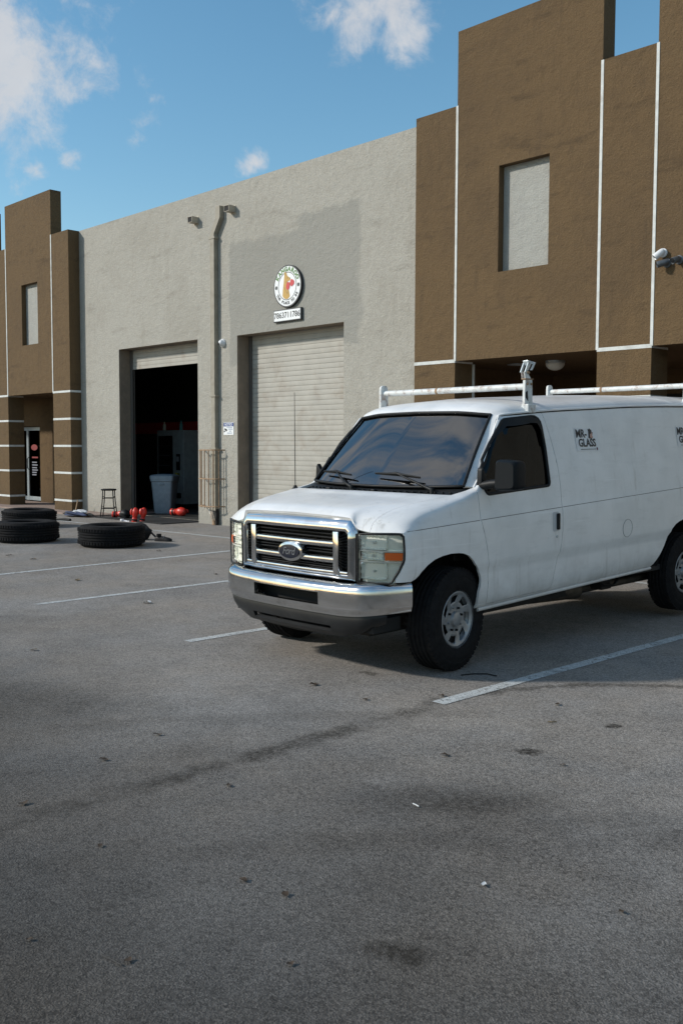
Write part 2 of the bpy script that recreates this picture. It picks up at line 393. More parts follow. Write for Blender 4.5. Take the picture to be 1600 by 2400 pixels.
def linepaint():
    m = bpy.data.materials.new('worn line paint'); m.use_nodes = True
    n = Nt(m.node_tree); b = n.n['Principled BSDF']
    pos = n.node('ShaderNodeNewGeometry').outputs['Position']
    c = n.mix(n.rng(n.noise(pos, 40, 6, .7), .3, .7), (.44, .46, .455, 1), (.60, .62, .61, 1))
    wear = n.m('MAXIMUM', n.rng(n.noise(pos, 130, 5, .75), .52, .60), n.m('MULTIPLY', n.rng(n.noise(pos, 3.2, 6, .65), .5, .68), .8))
    b.inputs['Roughness'].default_value = .8
    n.put(b.inputs['Base Color'], c)
    tr = n.node('ShaderNodeBsdfTransparent'); mx = n.node('ShaderNodeMixShader')
    n.put(mx.inputs[0], n.m('MULTIPLY', n.m('MAXIMUM', wear, n.rng(n.noise(pos, 22, 6, .7), .54, .62)), .78)); n.l.new(b.outputs[0], mx.inputs[1]); n.l.new(tr.outputs[0], mx.inputs[2])
    n.l.new(mx.outputs[0], n.n['Material Output'].inputs[0])
    return m
M_LINE = linepaint()
def bay_line(x0, y0, x1, y1, w=.10):
    d = Vector((x1 - x0, y1 - y0, 0)).normalized(); p = Vector((-d.y, d.x, 0)) * w / 2
    k = 14; P = []
    for i in range(k + 1):
        q = Vector((x0, y0, .004)).lerp(Vector((x1, y1, .004)), i / k)
        P += [q - p * (1 + random.uniform(-.08, .08)), q + p * (1 + random.uniform(-.08, .08))]
    mb = MB().add(P, [(2 * i, 2 * i + 2, 2 * i + 3, 2 * i + 1) for i in range(k)])
    return mb.build('road_marking', M_LINE, ground)
bay_line(-12.02, 4.72, -12.50, 10.8); bay_line(-9.53, 4.78, -9.72, 10.8); bay_line(-6.84, 4.80, -6.83, 10.8)
bay_line(-4.06, 4.80, -4.05, 10.8, .105); bay_line(-1.33, 4.80, -1.30, 10.8); bay_line(1.4, 4.8, 1.42, 10.8)
bay_line(-22.5, 10.55, -12.3, 10.95, .09); bay_line(-12.0, 10.96, 4, 11.0, .09)

# walkway in front of the left entrance
pv = MB().box((-31, 11.75, -.2), (-20.66, 14.2, .035))
tag(pv.build('pavement', M_CONC, bevel=.012), kind='structure')
pv = MB().box((-10.96, 11.75, -.2), (6, 16.2, .035))
tag(pv.build('pavement', M_CONC, bevel=.012), kind='structure')

# ================================================================== BUILDING
YW, YB, T = 12.57, 12.27, .30
ZW, ZP, ZT, ZL = 7.0, 7.0, 8.13, 3.03
bld = empty('warehouse', (-16.7, YW, 0))
tag(bld, 'long cream and brown stucco warehouse with stepped towers and roll-up doors', 'building')
OFF = Vector((16.7, -YW, 0))
def part(mb, name, m, parent=bld, **kw):
    if parent is bld: mb.xf(Matrix.Translation(OFF))
    return mb.build(name, m, parent, **kw)
D1 = (-20.62, -17.45, 0, 3.955); D2 = (-16.08, -12.95, 0, 3.93)
part(wall_with_holes(-22.42, -10.96, -.1, ZW, YW, YW + T, [(D1[0], D1[1], -.1, D1[3]), (D2[0], D2[1], -.1, D2[3])]), 'wall', M_WALL, weld=True)
M_JAMB = mat('tan jamb paint', (.23, .185, .14), .8, var=.15, vscale=6, tint=(.14, .11, .08), tamt=.4)  # reveal faces coloured browner and darker than the wall
for Dd in (D1, D2):
    for xa, xb in ((Dd[0], Dd[0] + .004), (Dd[1] - .004, Dd[1])): part(MB().box((xa, YW + .003, 0), (xb, YW + T, Dd[3] - .004)), 'door_jamb', M_JAMB)
    part(MB().box((Dd[0] + .004, YW + .003, Dd[3] - .004), (Dd[1] - .004, YW + T, Dd[3])), 'door_lintel', M_JAMB)
# unseen shell: roof, ends and back
part(MB().box((-95, YW + T + .01, 6.2), (20, 34, 6.4)), 'roof', M_CONC)
part(MB().box((-95.3, YW + T, -.1), (-95, 34, 6.4)), 'end_wall', M_WALL)
part(MB().box((20, YW + T, -.1), (20.3, 34, 6.4)), 'end_wall', M_WALL)
part(MB().box((-95, 34, -.1), (20, 34.3, 6.4)), 'back_wall', M_WALL)

def pier(x0, x1, bands=True):
    p = part(MB().box((x0, YB, -.05), (x1, YB + .45, ZL)).box((x0, YB, ZL), (x1, YB + T, ZP)), 'pier', M_BROWN, weld=True)
    for z in (3.03, 2.345, 1.665, .985, .285):
        e = .004; h_ = .026
        t = MB().add([(x0 - e, YB + .45, z - h_), (x0 - e, YB - e, z - h_), (x1 + e, YB - e, z - h_), (x1 + e, YB + .45, z - h_),
                      (x0 - e, YB + .45, z + h_), (x0 - e, YB - e, z + h_), (x1 + e, YB - e, z + h_), (x1 + e, YB + .45, z + h_)],
                     [(0, 1, 5, 4), (1, 2, 6, 5), (2, 3, 7, 6), (4, 5, 6, 7), (3, 2, 1, 0)])
        part(t, 'trim_band', M_TRIM)
    return p
def tower(x0, x1, zt=ZT, niche=True, fa=.353, fb=.702):
    w = x1 - x0; holes = []
    if niche: holes = [(x0 + fa * w, x0 + fb * w, 4.33, 5.92)]
    part(wall_with_holes(x0, x1, ZL, zt, YB + .002, YB + T, holes), 'tower', M_BROWN, weld=True)
    if niche:
        hx = holes[0]
        part(MB().box((hx[0] - .05, YB + .13, hx[2] - .05), (hx[1] + .05, YB + .19, hx[3] + .05)), 'niche_panel', M_NICHE)
def vline(x, z0=ZL, z1=ZP, y=YB, w=.021):
    part(MB().box((x - w, y - .006, z0), (x + w, y + .02, z1)), 'trim_line', M_TRIM)
# left block
pier(-23.30, -22.42); pier(-26.72, -25.85); pier(-30.1, -29.25)
tower(-25.85, -23.30); tower(-29.25, -26.72)
for x in (-23.30, -25.85, -26.72, -29.25): vline(x)
# right block
pier(-10.96, -10.10); pier(-7.53, -6.70); pier(-4.13, -3.27)
tower(-10.10, -7.53, fa=.319, fb=.671); tower(-6.70, -4.13, fa=.319, fb=.671)
for x in (-10.10, -7.53, -6.70, -4.13): vline(x)
vline(-10.085, 0.0, ZL - .03, YB + .45, .018)
# plain cream wall carries on past both blocks
part(MB().box((-95.3, YW, -.1), (-30.1, YW + T, ZW)), 'wall', M_WALL)
part(MB().box((-3.27, YW, -.1), (20.3, YW + T, ZW)), 'wall', M_WALL)
# entrance vestibules behind the piers
def vestibule(x0, x1, holes, yb=13.62):
    part(wall_with_holes(x0, x1, 0, 3.2, yb, yb + .2, holes), 'entrance_wall', M_BROWN, weld=True)
    part(MB().box((x0, YB + .302, 3.035), (x1, yb - .001, 3.2)), 'soffit', M_BROWN)
    part(MB().box((x0 - .2, YB + .46, 0), (x0, yb + .2, 3.2)), 'side_wall', M_BROWN)
    part(MB().box((x1, YB + .46, 0), (x1 + .2, yb + .2, 3.2)), 'side_wall', M_BROWN)
vestibule(-30.0, -22.62, [(-28.35, -26.70, .035, 2.24)])
vestibule(-10.76, -3.4, [(-10.3, -8.0, .035, 2.6), (-6.6, -4.2, .035, 2.6)], 16.0)  # back wall set deep to darken the recess
for xa, xb in ((-10.3, -8.0), (-6.6, -4.2)): part(MB().box((xa, 16.1, .03), (xb, 16.13, 2.6)), 'portal_dark_sheet', M_INT)  # opaque dark sheets added to make the recess read darker
# room behind both openings: dark, closed
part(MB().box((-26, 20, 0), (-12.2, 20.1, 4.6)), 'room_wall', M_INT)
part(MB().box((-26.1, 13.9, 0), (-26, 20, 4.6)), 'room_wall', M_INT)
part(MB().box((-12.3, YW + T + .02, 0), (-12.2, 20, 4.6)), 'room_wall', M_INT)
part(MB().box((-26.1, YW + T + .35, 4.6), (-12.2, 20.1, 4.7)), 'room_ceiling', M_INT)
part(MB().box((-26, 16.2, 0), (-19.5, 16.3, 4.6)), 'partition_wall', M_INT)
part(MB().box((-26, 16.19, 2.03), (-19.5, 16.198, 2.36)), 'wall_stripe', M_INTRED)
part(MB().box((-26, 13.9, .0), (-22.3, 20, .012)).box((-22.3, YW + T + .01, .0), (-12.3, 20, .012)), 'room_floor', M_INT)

# --- glazed entrance door
gd = empty('entrance_door', (0, 0, 0), parent=bld); gd.location = OFF
M_DGLASS = glassmat('door glass', (.10, .11, .13)); M_REDV = mat('red lettering', (.22, .03, .03), .6); M_PALEV = mat('pale lettering', (.20, .21, .25), .6)
y0 = 13.78
fr = MB(); x0, x1, zt = -28.33, -26.72, 2.22
for xa, xb in ((x0, x0 + .06), (-27.86, -27.74), (x1 - .06, x1)): fr.box((xa, y0, .04), (xb, y0 + .05, zt))
for za, zb in ((.045, .16), (zt - .1, zt)): fr.box((x0, y0 + .003, za), (x1, y0 + .047, zb))
fr.build('frame', M_STEEL, gd)
MB().box((-27.74, y0 + .02, .16), (x1 - .06, y0 + .028, zt - .1)).build('pane', M_DGLASS, gd)
MB().box((x0 + .06, y0 + .02, .16), (-27.86, y0 + .028, zt - .1)).build('pane', M_DGLASS, gd)
MB().tube([(-27.70, y0 - .002, .95), (-27.70, y0 - .06, 1.0), (-27.70, y0 - .06, 1.28), (-27.70, y0 - .002, 1.33)], .014).build('handle', M_BLACK, gd)
lt = MB()
for k, (z, w) in enumerate(((1.16, .30), (1.08, .34), (1.0, .30), (.93, .35), (.86, .28), (.79, .26))): lt.box((-27.55, y0 + .012, z), (-27.55 + w, y0 + .016, z + .035))
lt.build('pale_lettering', M_PALEV, gd)
lt = MB().box((-27.55, y0 + .012, 1.30), (-27.18, y0 + .016, 1.345))
lt.add([(-27.4 + .2 * math.cos(t), y0 + .014, 1.62 + .09 * math.sin(t)) for t in [i * math.pi / 8 for i in range(16)]], [tuple(range(16))])
lt.build('red_lettering', M_REDV, gd)
MB().box((-28.3, 13.84, .03), (-26.7, 13.86, 2.3)).build('dark_interior', M_INT, gd)

# --- roll-up doors
def slat_mesh(w, h_):
    k = 5; prof = [(.005, 0), (.010, .004)] + [(.012 + .0018 * math.sin(math.pi * i / k), .006 + (h_ - .014) * i / k) for i in range(k + 1)] + [(.005, h_ - .006), (.005, h_)]
    mb = MB(); P = []
    for x in (0, w): P += [(x, -d, z) for d, z in prof]
    n = len(prof)
    mb.add(P, [(i, n + i, n + i + 1, i + 1) for i in range(n - 1)])
    return mb.mesh('slat')
def shutter(Dr, zb):
    x0, x1, zt = Dr[0], Dr[1], Dr[3]
    d = empty('roll_up_door', parent=bld); d.location = OFF
    h_ = .0985; me = slat_mesh(x1 - x0 - .16, h_); me.materials.append(M_SHUT); me.polygons.foreach_set('use_smooth', [True] * len(me.polygons)); me.set_sharp_from_angle(angle=R(40))
    z = zb + .07; 
    while z < zt + .1:
        o = bpy.data.objects.new('slat', me); C.objects.link(o); o.parent = d; o.location = (x0 + .08, YW + T + .035, z); z += h_
    for a, b in ((x0 - .02, x0 + .10), (x1 - .10, x1 + .02)):
        MB().box((a, YW + T + .003, 0), (b, YW + T + .014, zt + .3)).box((a, YW + T + .05, 0), (b, YW + T + .07, zt + .3)).box((a, YW + T + .014, 0), (a + .02 if a < x0 else b, YW + T + .05, zt + .3)).build('guide_rail', M_GUIDE, d)
    MB().box((x0 + .06, YW + T - .002 + .02, zb), (x1 - .06, YW + T + .048, zb + .07)).build('bottom_bar', M_SHUT, d, bevel=.006)
    MB().box((x0 - .1, YW + T + .08, zt - .02), (x1 + .1, YW + T + .6, zt + .55)).build('coil_hood', M_GUIDE, d)
    return d
shutter(D1, 3.49); shutter(D2, .03)

# ================================================================== THINGS ON THE WALL
# scuppers
M_SCUP = mat('scupper sheet metal', (.42, .38, .30), .6, var=.2, tint=(.2, .1, .06), tamt=.5, tscale=9)
def scupper(x, z, label):
    o = empty('roof_scupper', (x, YW, z))
    tag(o, label, 'scupper', 'roof scuppers under the parapet')
    mb = MB(); a, b, d, t = .078, .062, .17, .008
    mb.box((-a, -d, -b), (a, 0, -b + t)).box((-a, -d, b - t), (a, 0, b)).box((-a, -d, -b + t), (-a + t, 0, b - t)).box((a - t, -d, -b + t), (a, 0, b - t))
    mb.build('spout', M_SCUP, o, weld=True)
    MB().box((-a + t, -d + .012, -b + t), (a - t, -d + .02, b - t)).build('opening_shade', M_BLACKR, o)  # black sheet stands in for the shade inside the spout
    MB().box((-a - .02, -.006, -b - .03), (a + .02, -.001, b + .02)).build('flange', M_SCUP, o)
scupper(-17.47, 6.46, 'small open-ended box scupper left of the downspout')
scupper(-16.20, 6.48, 'small open-ended box scupper right of the downspout')

# downspout
ds = empty('downspout', (-16.775, YW, 0)); tag(ds, 'tan sheet metal downspout with an offset elbow near its top', 'downspout')
def ductpath(pts, w, d):
    mb = MB(); P = []
    for x, z in pts: P += [(x - w / 2, -d, z), (x + w / 2, -d, z), (x + w / 2, -.004, z), (x - w / 2, -.004, z)]
    n = len(pts)
    for i in range(n - 1):
        for j in range(4): mb.f.append([i * 4 + j, i * 4 + (j + 1) % 4, i * 4 + 4 + (j + 1) % 4, i * 4 + 4 + j])
    mb.v = P; mb.f += [[0, 1, 2, 3], [n * 4 - 4, n * 4 - 3, n * 4 - 2, n * 4 - 1]]
    return mb
ductpath([(0, .30), (0, 2.72)], .128, .105).build('lower_pipe', M_PIPE, ds)
ductpath([(0, 2.70), (0, 6.06), (.2, 6.36), (.2, 6.60)], .136, .112).build('upper_pipe', M_PIPE, ds)
for z in (2.72, 5.98, 1.62): MB().box((-.10, -.122, z - .02), (.10, -.002, z + .02)).build('strap', M_PIPE, ds, bevel=.003)

# guard cage round the foot of the pipe, broken shoe below it
M_RUST = mat('rusty tan paint', (.30, .20, .12), .75, var=.25, vscale=20, tint=(.17, .07, .03), tamt=.8, tscale=12)
cg = empty('pipe_guard', (-16.86, YW, 0)); tag(cg, 'rusty tan bar cage guarding the foot of the downspout', 'pipe guard')
for x, y in ((-.30, -.16), (-.17, -.22), (-.04, -.24), (.10, -.24), (.22, -.20), (.30, -.12)):
    MB().cyl((x, y, .37), (x, y, 1.60), .0115, n=8).build('bar', M_RUST, cg, smooth=40)
for z in (.40, .98, 1.585):
    MB().tube([(-.36, -.004, z), (-.33, -.17, z), (-.2, -.235, z), (.1, -.255, z), (.27, -.2, z), (.36, -.004, z)], .014, 6, flat=.6).build('hoop', M_RUST, cg, smooth=40)
ft = empty('drain_shoe', (-16.80, YW - .07, 0)); tag(ft, 'broken concrete and pipe drain shoe below the pipe guard', 'drain')
bm = bmesh.new(); bmesh.ops.create_icosphere(bm, subdivisions=3, radius=1)
for v in bm.verts:
    k = 1 + .25 * math.sin(v.co.x * 7 + v.co.z * 5) * math.cos(v.co.y * 6); v.co = Vector((v.co.x * .085 * k, v.co.y * .07 * k, v.co.z * .12 * k + .20 - .06 * v.co.x))
me = bpy.data.meshes.new('rubble'); bm.to_mesh(me); bm.free(); link('mortar_lump', me, mat('mortar', (.30, .25, .20), .95, var=.4, vscale=18, bump=.6, bscale=40), ft, 60)
MB().cyl((.03, .0, 0), (.0, .0, .20), .055, .05, 14).build('pipe_stub', M_RUST, ft, smooth=40)
MB().box((.05, -.02, 0), (.105, .05, .34)).build('dark_gap', M_BLACKR, ft, bevel=.01)
MB().obox((-.10, -.03, .30), (.02, .0, -.01), (0, .02, 0), (-.02, 0, .07)).build('shard', mat('pale shard', (.5, .47, .42), .9, var=.2), ft)

# dome camera
dc = empty('dome_camera', (-16.55, YW, 3.81)); tag(dc, 'small white dome camera between the two roll-up doors', 'camera')
MB().lathe([(.001, 0), (.085, 0), (.085, .03), (.07, .045), (.001, .045)], 24).xf(Matrix.Rotation(R(90), 4, 'X')).build('base', M_WHITE, dc, smooth=40)
MB().lathe([(.068 * math.cos(t), .04 + .068 * math.sin(t)) for t in [R(a) for a in range(-20, 91, 10)]], 24).xf(Matrix.Rotation(R(90), 4, 'X')).build('dome', M_WHITE, dc, smooth=60)
MB().lathe([(.001, 0), (.026, 0), (.026, .012), (.001, .016)], 16).xf(Matrix.Translation((-.022, -.098, -.018)) @ Matrix.Rotation(R(105), 4, 'X') @ Matrix.Rotation(R(-12), 4, 'Y')).build('lens', M_BLACK, dc, smooth=40)

# bullet cameras on the right tower
M_GREYC = mat('grey enamel', (.11, .12, .13), .35, .3, var=.15)
def bullet(loc, d, m, label):
    o = empty('security_camera', loc); tag(o, label, 'camera', 'bullet cameras on the brown tower')
    d = Vector(d).normalized(); o.scale = (.85, .85, .85)
    MB().lathe([(.001, 0), (.07, 0), (.07, .02), (.035, .035), (.001, .035)], 20).xf(Matrix.Rotation(R(90), 4, 'X')).build('base', m, o, smooth=40)
    j = Vector((0, -.075, 0))
    MB().tube([(0, -.03, 0), (0, -.055, -.005), j], .019, 10).build('joint', m, o, smooth=50)
    q = d.to_track_quat('Z', 'Y').to_matrix().to_4x4()
    MB().lathe([(.001, -.06), (.035, -.055), (.048, -.03), (.052, .02), (.052, .12), (.047, .128), (.043, .112), (.001, .108)], 24).xf(Matrix.Translation(j) @ q).build('housing', m, o, smooth=40)
    MB().lathe([(.001, .109), (.03, .109), (.03, .116), (.001, .12)], 18).xf(Matrix.Translation(j) @ q).build('lens', M_BLACK, o, smooth=40)
bullet((-6.56, YB, 4.24), (-.55, -.45, -.55), M_WHITE, 'uppermost white bullet camera by the white trim line')
bullet((-6.50, YB, 4.10), (-.75, -.6, -.25), M_GREYC, 'lower grey bullet camera crossing the white trim line')
bullet((-6.33, YB, 4.12), (-.15, -1, -.35), M_GREYC, 'rightmost grey bullet camera beside its twin on the tower')

# vestibule ceiling lamps
M_LAMP = mat('frosted lamp glass', (.55, .56, .53), .5)
def ceil_lamp(x, y, label):
    o = empty('ceiling_lamp', (x, y, 3.035)); tag(o, label, 'lamp', 'dome lamps under the right entrance soffit')
    MB().lathe([(.001, 0), (.155, 0), (.155, -.035), (.145, -.045), (.001, -.045)], 28).build('rim', M_STEEL, o, smooth=40)
    MB().lathe([(.15 * math.cos(t), -.045 - .11 * math.sin(t)) for t in [R(a) for a in range(0, 91, 10)]], 28).build('diffuser', M_LAMP, o, smooth=60)
ceil_lamp(-8.95, 13.36, 'white dome lamp under the soffit above the van')
rl = empty('recessed_lamp', (-9.78, 13.50, 3.034)); tag(rl, 'flat recessed lamp beside the rack clamp, left of the dome lamp', 'lamp')
MB().lathe([(.12, 0), (.17, 0), (.17, -.008), (.16, -.014), (.12, -.006)], 28, closed=True).build('rim', M_STEEL, rl, smooth=40)
MB().lathe([(.001, -.004), (.12, -.004)], 28).build('diffuser', M_LAMP, rl)

# round gym sign: letters, emblem and gloves are flat print on a thick disc
M_SIGNW = mat('sign white', (.80, .82, .82), .45); M_SIGNK = mat('sign black', (.02, .022, .025), .45); M_SIGNG = mat('sign green', (.10, .22, .06), .5)
M_ROO = mat('sign tan', (.50, .30, .06), .5, var=.1); M_ROOL = mat('sign brown line', (.20, .10, .03), .5); M_GLOVE = mat('sign red', (.55, .035, .04), .45); M_CREAMS = mat('sign pale outline', (.72, .66, .45), .5)
sg = empty('round_sign', (-14.45, YW, 4.735)); tag(sg, 'round white wall sign with green arched lettering above the closed roll-up door', 'sign')
def disc(r, y0, y1, n=64): return MB().cyl((0, y0, 0), (0, y1, 0), r, r, n)
disc(.402, -.001, -.055).build('backing', M_SIGNK, sg, smooth=40)
disc(.378, -.05, -.0575).build('face', M_SIGNW, sg, smooth=40)
rg = MB(); k = 64
for r_ in (.268, .255): rg.v += [(r_ * math.cos(2 * math.pi * i / k), -.0595, r_ * math.sin(2 * math.pi * i / k)) for i in range(k)]
rg.f = [[i, (i + 1) % k, k + (i + 1) % k, k + i] for i in range(k)]
rg.build('ring', M_SIGNK, sg)
def arc_text(body, rad, a_mid, step, size, m, name, inward=False, bold=0.0):
    mb = MB(); nL = len(body)
    for i, ch in enumerate(body):
        if ch == ' ': continue
        a = a_mid + (-(i - (nL - 1) / 2) * step if not inward else (i - (nL - 1) / 2) * step)
        rot = a - 90 if not inward else a + 90
        Mx = Matrix.Translation((rad * math.cos(R(a)), -.0605, rad * math.sin(R(a)))) @ Matrix.Rotation(-R(rot), 4, 'Y') @ M_FACE
        t = mesh_to_mb(text_mesh(ch, size, .001, bold), Mx); mb.add(t.v, t.f)
    mb.build(name, m, sg)
arc_text('KANGAROO', .322, 88, 17.5, .115, M_SIGNG, 'green_lettering', bold=.006)
arc_text('THE PLACE TO BE', .322, 270, 8.6, .075, M_SIGNK, 'black_lettering', inward=True, bold=.002)
for sx_ in (-1, 1): disc(.036, -.058, -.0605, 20).xf(Matrix.Translation((sx_ * .322, 0, -.005))).build('dot', mat('sign grey dot', (.06, .07, .07), .5, var=.4, vscale=40), sg)
def flat(poly, y, name, m, parent):
    return MB().add([(x, y, z) for x, z in poly] + [(x, y - .0015, z) for x, z in poly], [tuple(range(len(poly)))] + [tuple(range(2 * len(poly) - 1, len(poly) - 1, -1))] + [(i, (i + 1) % len(poly), len(poly) + (i + 1) % len(poly), len(poly) + i) for i in range(len(poly))]).build(name, m, parent)
roo = [(-.135, -.175), (-.125, -.06), (-.105, .06), (-.092, .15), (-.082, .20), (-.085, .245), (-.055, .285), (-.04, .245), (-.02, .265), (-.012, .225), (.0, .20), (.045, .165), (.085, .15), (.092, .128), (.075, .10), (.03, .09), (-.012, .07), (-.02, .02), (.02, -.02), (.045, -.08), (.07, -.16), (.075, -.20), (.02, -.245), (-.06, -.24), (-.11, -.21)]
flat(roo, -.0595, 'animal_silhouette', M_ROO, sg)
def strip(pts, w, y, name, m, parent):
    mb = MB()
    for a, b in zip(pts[:-1], pts[1:]):
        a = Vector((a[0], 0, a[1])); b = Vector((b[0], 0, b[1])); d = (b - a).normalized(); p = Vector((-d.z, 0, d.x)) * w / 2; yy = Vector((0, y, 0))
        mb.add([a - p + yy, b - p + yy, b + p + yy, a + p + yy], [(0, 1, 2, 3)])
    return mb.build(name, m, parent)
strip([(-.10, .0), (-.055, -.06), (-.02, -.115), (.01, -.145), (.03, -.12), (.02, -.06)], .008, -.0615, 'outline', M_ROOL, sg)
strip([(-.05, .285), (-.045, .23), (-.06, .20)], .012, -.0615, 'outline', M_ROOL, sg)
strip([(.005, .03), (.10, .055)], .03, -.0615, 'arm', M_ROO, sg)
flat([(.025 + .055 * math.cos(t) * (1 + .1 * math.sin(2 * t)), .0 + .075 * math.sin(t)) for t in [i * math.pi / 9 for i in range(18)]], -.0625, 'glove', M_GLOVE, sg)
flat([(.145 + .06 * math.cos(t), .05 + .065 * math.sin(t) * (1 + .18 * math.cos(3 * t))) for t in [i * math.pi / 9 for i in range(18)]], -.0625, 'glove', M_GLOVE, sg)
flat([(.02 + .008 * math.cos(t), .152 + .008 * math.sin(t)) for t in [i * math.pi / 4 for i in range(8)]], -.0625, 'eye', M_SIGNK, sg)
flat([(.083 + .010 * math.cos(t), .140 + .008 * math.sin(t)) for t in [i * math.pi / 4 for i in range(8)]], -.0625, 'nose', M_SIGNK, sg)

ps = empty('phone_sign', (-14.465, YW, 4.187)); tag(ps, 'white rectangular phone number sign under the round sign', 'sign')
MB().box((-.402, -.05, -.118), (.402, -.001, .118)).build('backing', M_SIGNK, ps, bevel=.008)
MB().box((-.382, -.054, -.098), (.382, -.049, .098)).build('face', M_SIGNW, ps, bevel=.002)
mesh_to_mb(text_mesh('7863711786', .155, .001, .0015, space=.98), Matrix.Translation((0, -.0555, 0)) @ M_FACE).build('digits', M_SIGNK, ps)

# surveillance notice
nt = empty('notice_sign', (-16.37, YW, 2.03)); tag(nt, 'small blue and white notice plate beside the downspout', 'sign')
M_NBLUE = mat('notice blue', (.035, .07, .24), .5); M_NTXT = mat('notice grey print', (.28, .33, .42), .6)
MB().box((-.17, -.008, -.128), (.17, -.001, .128)).build('plate', M_SIGNW, nt)
MB().box((-.165, -.0105, .048), (.165, -.0082, .122)).build('header', M_NBLUE, nt)
mesh_to_mb(text_mesh('NOTICE', .068, .0008, .001), Matrix.Translation((0, -.0115, .085)) @ M_FACE).build('header_lettering', M_SIGNW, nt)
pm = MB(); pm.obox((-.09, -.0095, -.02), (.042, 0, -.018), (0, .0008, 0), (.008, 0, .018)).obox((-.13, -.0095, -.055), (.03, 0, .012), (0, .0008, 0), (-.004, 0, .008)).box((-.155, -.0105, -.075), (-.145, -.0085, -.035))
pm.build('camera_pictogram', M_SIGNK, nt)
pm = MB()
for z, a, b in ((.022, -.06, .13), (-.01, .0, .14), (-.05, .02, .10), (-.09, -.05, .12)): pm.box((a, -.0102, z - .009), (b, -.0084, z + .009))
pm.build('fine_print', M_NTXT, nt)

# ================================================================== INSIDE THE OPEN DOOR
vm = empty('vending_machine', (-22.1, 15.0, .012), R(0)); tag(vm, 'grey vending machine with dark glass front inside the open doorway', 'vending machine')
M_VM = mat('vending grey', (.27, .31, .32), .5, var=.15); M_VMD = mat('vending dark', (.006, .006, .007), .3); M_YEL = mat('yellow sticker', (.5, .5, .03), .5)
v_ = MB(); hw = .62
v_.box((-hw, 0, 0.12), (hw, .8, 2.08)).build('cabinet', M_VM, vm, bevel=.015)
MB().box((-hw + .09, -.012, .55), (.13, -.001, 1.93)).build('window', M_VMD, vm)
for z in (.86, 1.13, 1.4, 1.66): MB().box((-hw + .1, -.02, z), (.0, -.0125, z + .012)).build('shelf_edge', M_PALEV, vm)
MB().box((-hw + .1, -.03, .2), (.12, -.001, .46)).build('delivery_flap', M_VMD, vm, bevel=.01)
MB().box((.30, -.02, 1.02), (.47, -.001, 1.45)).build('keypad_panel', M_VMD, vm, bevel=.006)
MB().box((.33, -.026, 1.25), (.43, -.0205, 1.38)).build('display', mat('grey display', (.3, .33, .36), .3), vm)
MB().box((.25, -.012, .80), (.33, -.0015, .95)).build('sticker', M_YEL, vm)
MB().box((.34, -.012, .80), (.44, -.0015, .94)).build('sticker', mat('olive sticker', (.16, .17, .03), .6), vm)
MB().box((.3, -.03, .28), (.5, -.001, .42)).build('coin_tray', M_VMD, vm)
for x in (-.55, .55): MB().box((x - .05, .05, 0), (x + .05, .7, .119)).build('foot', M_BLACK, vm)
def bottle(x, m, label, hgt=.17):
    o = empty('spray_bottle', (x, 15.1, 2.092)); tag(o, label, 'bottle', 'bottles on the vending machine')
    MB().lathe([(.001, 0), (.045, 0), (.045, hgt * .6), (.03, hgt * .8), (.018, hgt * .85), (.001, hgt * .85)], 16).build('body', m, o, smooth=50)
    MB().lathe([(.001, 0), (.02, 0), (.02, .03), (.012, .06), (.001, .06)], 12).xf(Matrix.Translation((0, 0, hgt * .8))).build('cap', m, o, smooth=50)
bottle(-22.5, mat('cream bottle', (.50, .50, .42), .5), 'cream bottle standing on the left of the vending machine', .22)
bottle(-21.72, mat('teal bottle', (.06, .22, .24), .4), 'teal bottle standing on the right of the vending machine', .24)

tc_ = empty('trash_can', (-20.5, 13.75, .012), R(38)); tag(tc_, 'grey square plastic trash can just inside the open doorway', 'trash can')
M_CAN = mat('grey polyethylene', (.27, .33, .38), .5, var=.12, tint=(.14, .16, .18), tamt=.4)
mb = MB(); P = []; 
secs = [(0, .20), (.03, .215), (.78, .27), (.80, .29), (.86, .292)]
def rsq(a, z, r=.05):
    out = []
    for cx, cy, t0 in ((a - r, a - r, 0), (-a + r, a - r, 90), (-a + r, -a + r, 180), (a - r, -a + r, 270)):
        out += [(cx + r * math.cos(R(t0 + k)), cy + r * math.sin(R(t0 + k)), z) for k in (0, 30, 60, 90)]
    return out
for z, a in secs: P += rsq(a, z)
mb.add(P, [tuple(range(15, -1, -1))] + [(i * 16 + j, i * 16 + (j + 1) % 16, i * 16 + 16 + (j + 1) % 16, i * 16 + 16 + j) for i in range(len(secs) - 1) for j in range(16)])
mb.build('bin', M_CAN, tc_, smooth=35)
mb = MB(); P = []
for z, a in ((.845, .300), (.92, .300), (.945, .27), (.965, .16)): P += rsq(a, z)
mb.add(P, [tuple(range(48, 64))] + [(i * 16 + j, i * 16 + (j + 1) % 16, i * 16 + 16 + (j + 1) % 16, i * 16 + 16 + j) for i in range(3) for j in range(16)])
mb.build('lid', M_CAN, tc_, smooth=35)
MB().tube([(-.06, -.262, .74), (-.06, -.29, .72), (.06, -.29, .72), (.06, -.262, .74)], .012, 8).build('grip', M_CAN, tc_)

mt = empty('rubber_mat', (-18.9, 12.35, .004)); tag(mt, 'black rubber gym mat lying across the open doorway', 'mat')
MB().box((-1.45, -.62, 0), (1.28, .5, .014)).build('sheet', M_BLACKR, mt, bevel=.004)
MB().box((-1.45, .505, 0), (1.40, .56, .012)).build('sill_edge', mat('pale sill edge', (.36, .33, .26), .8, var=.5, vscale=12), mt)

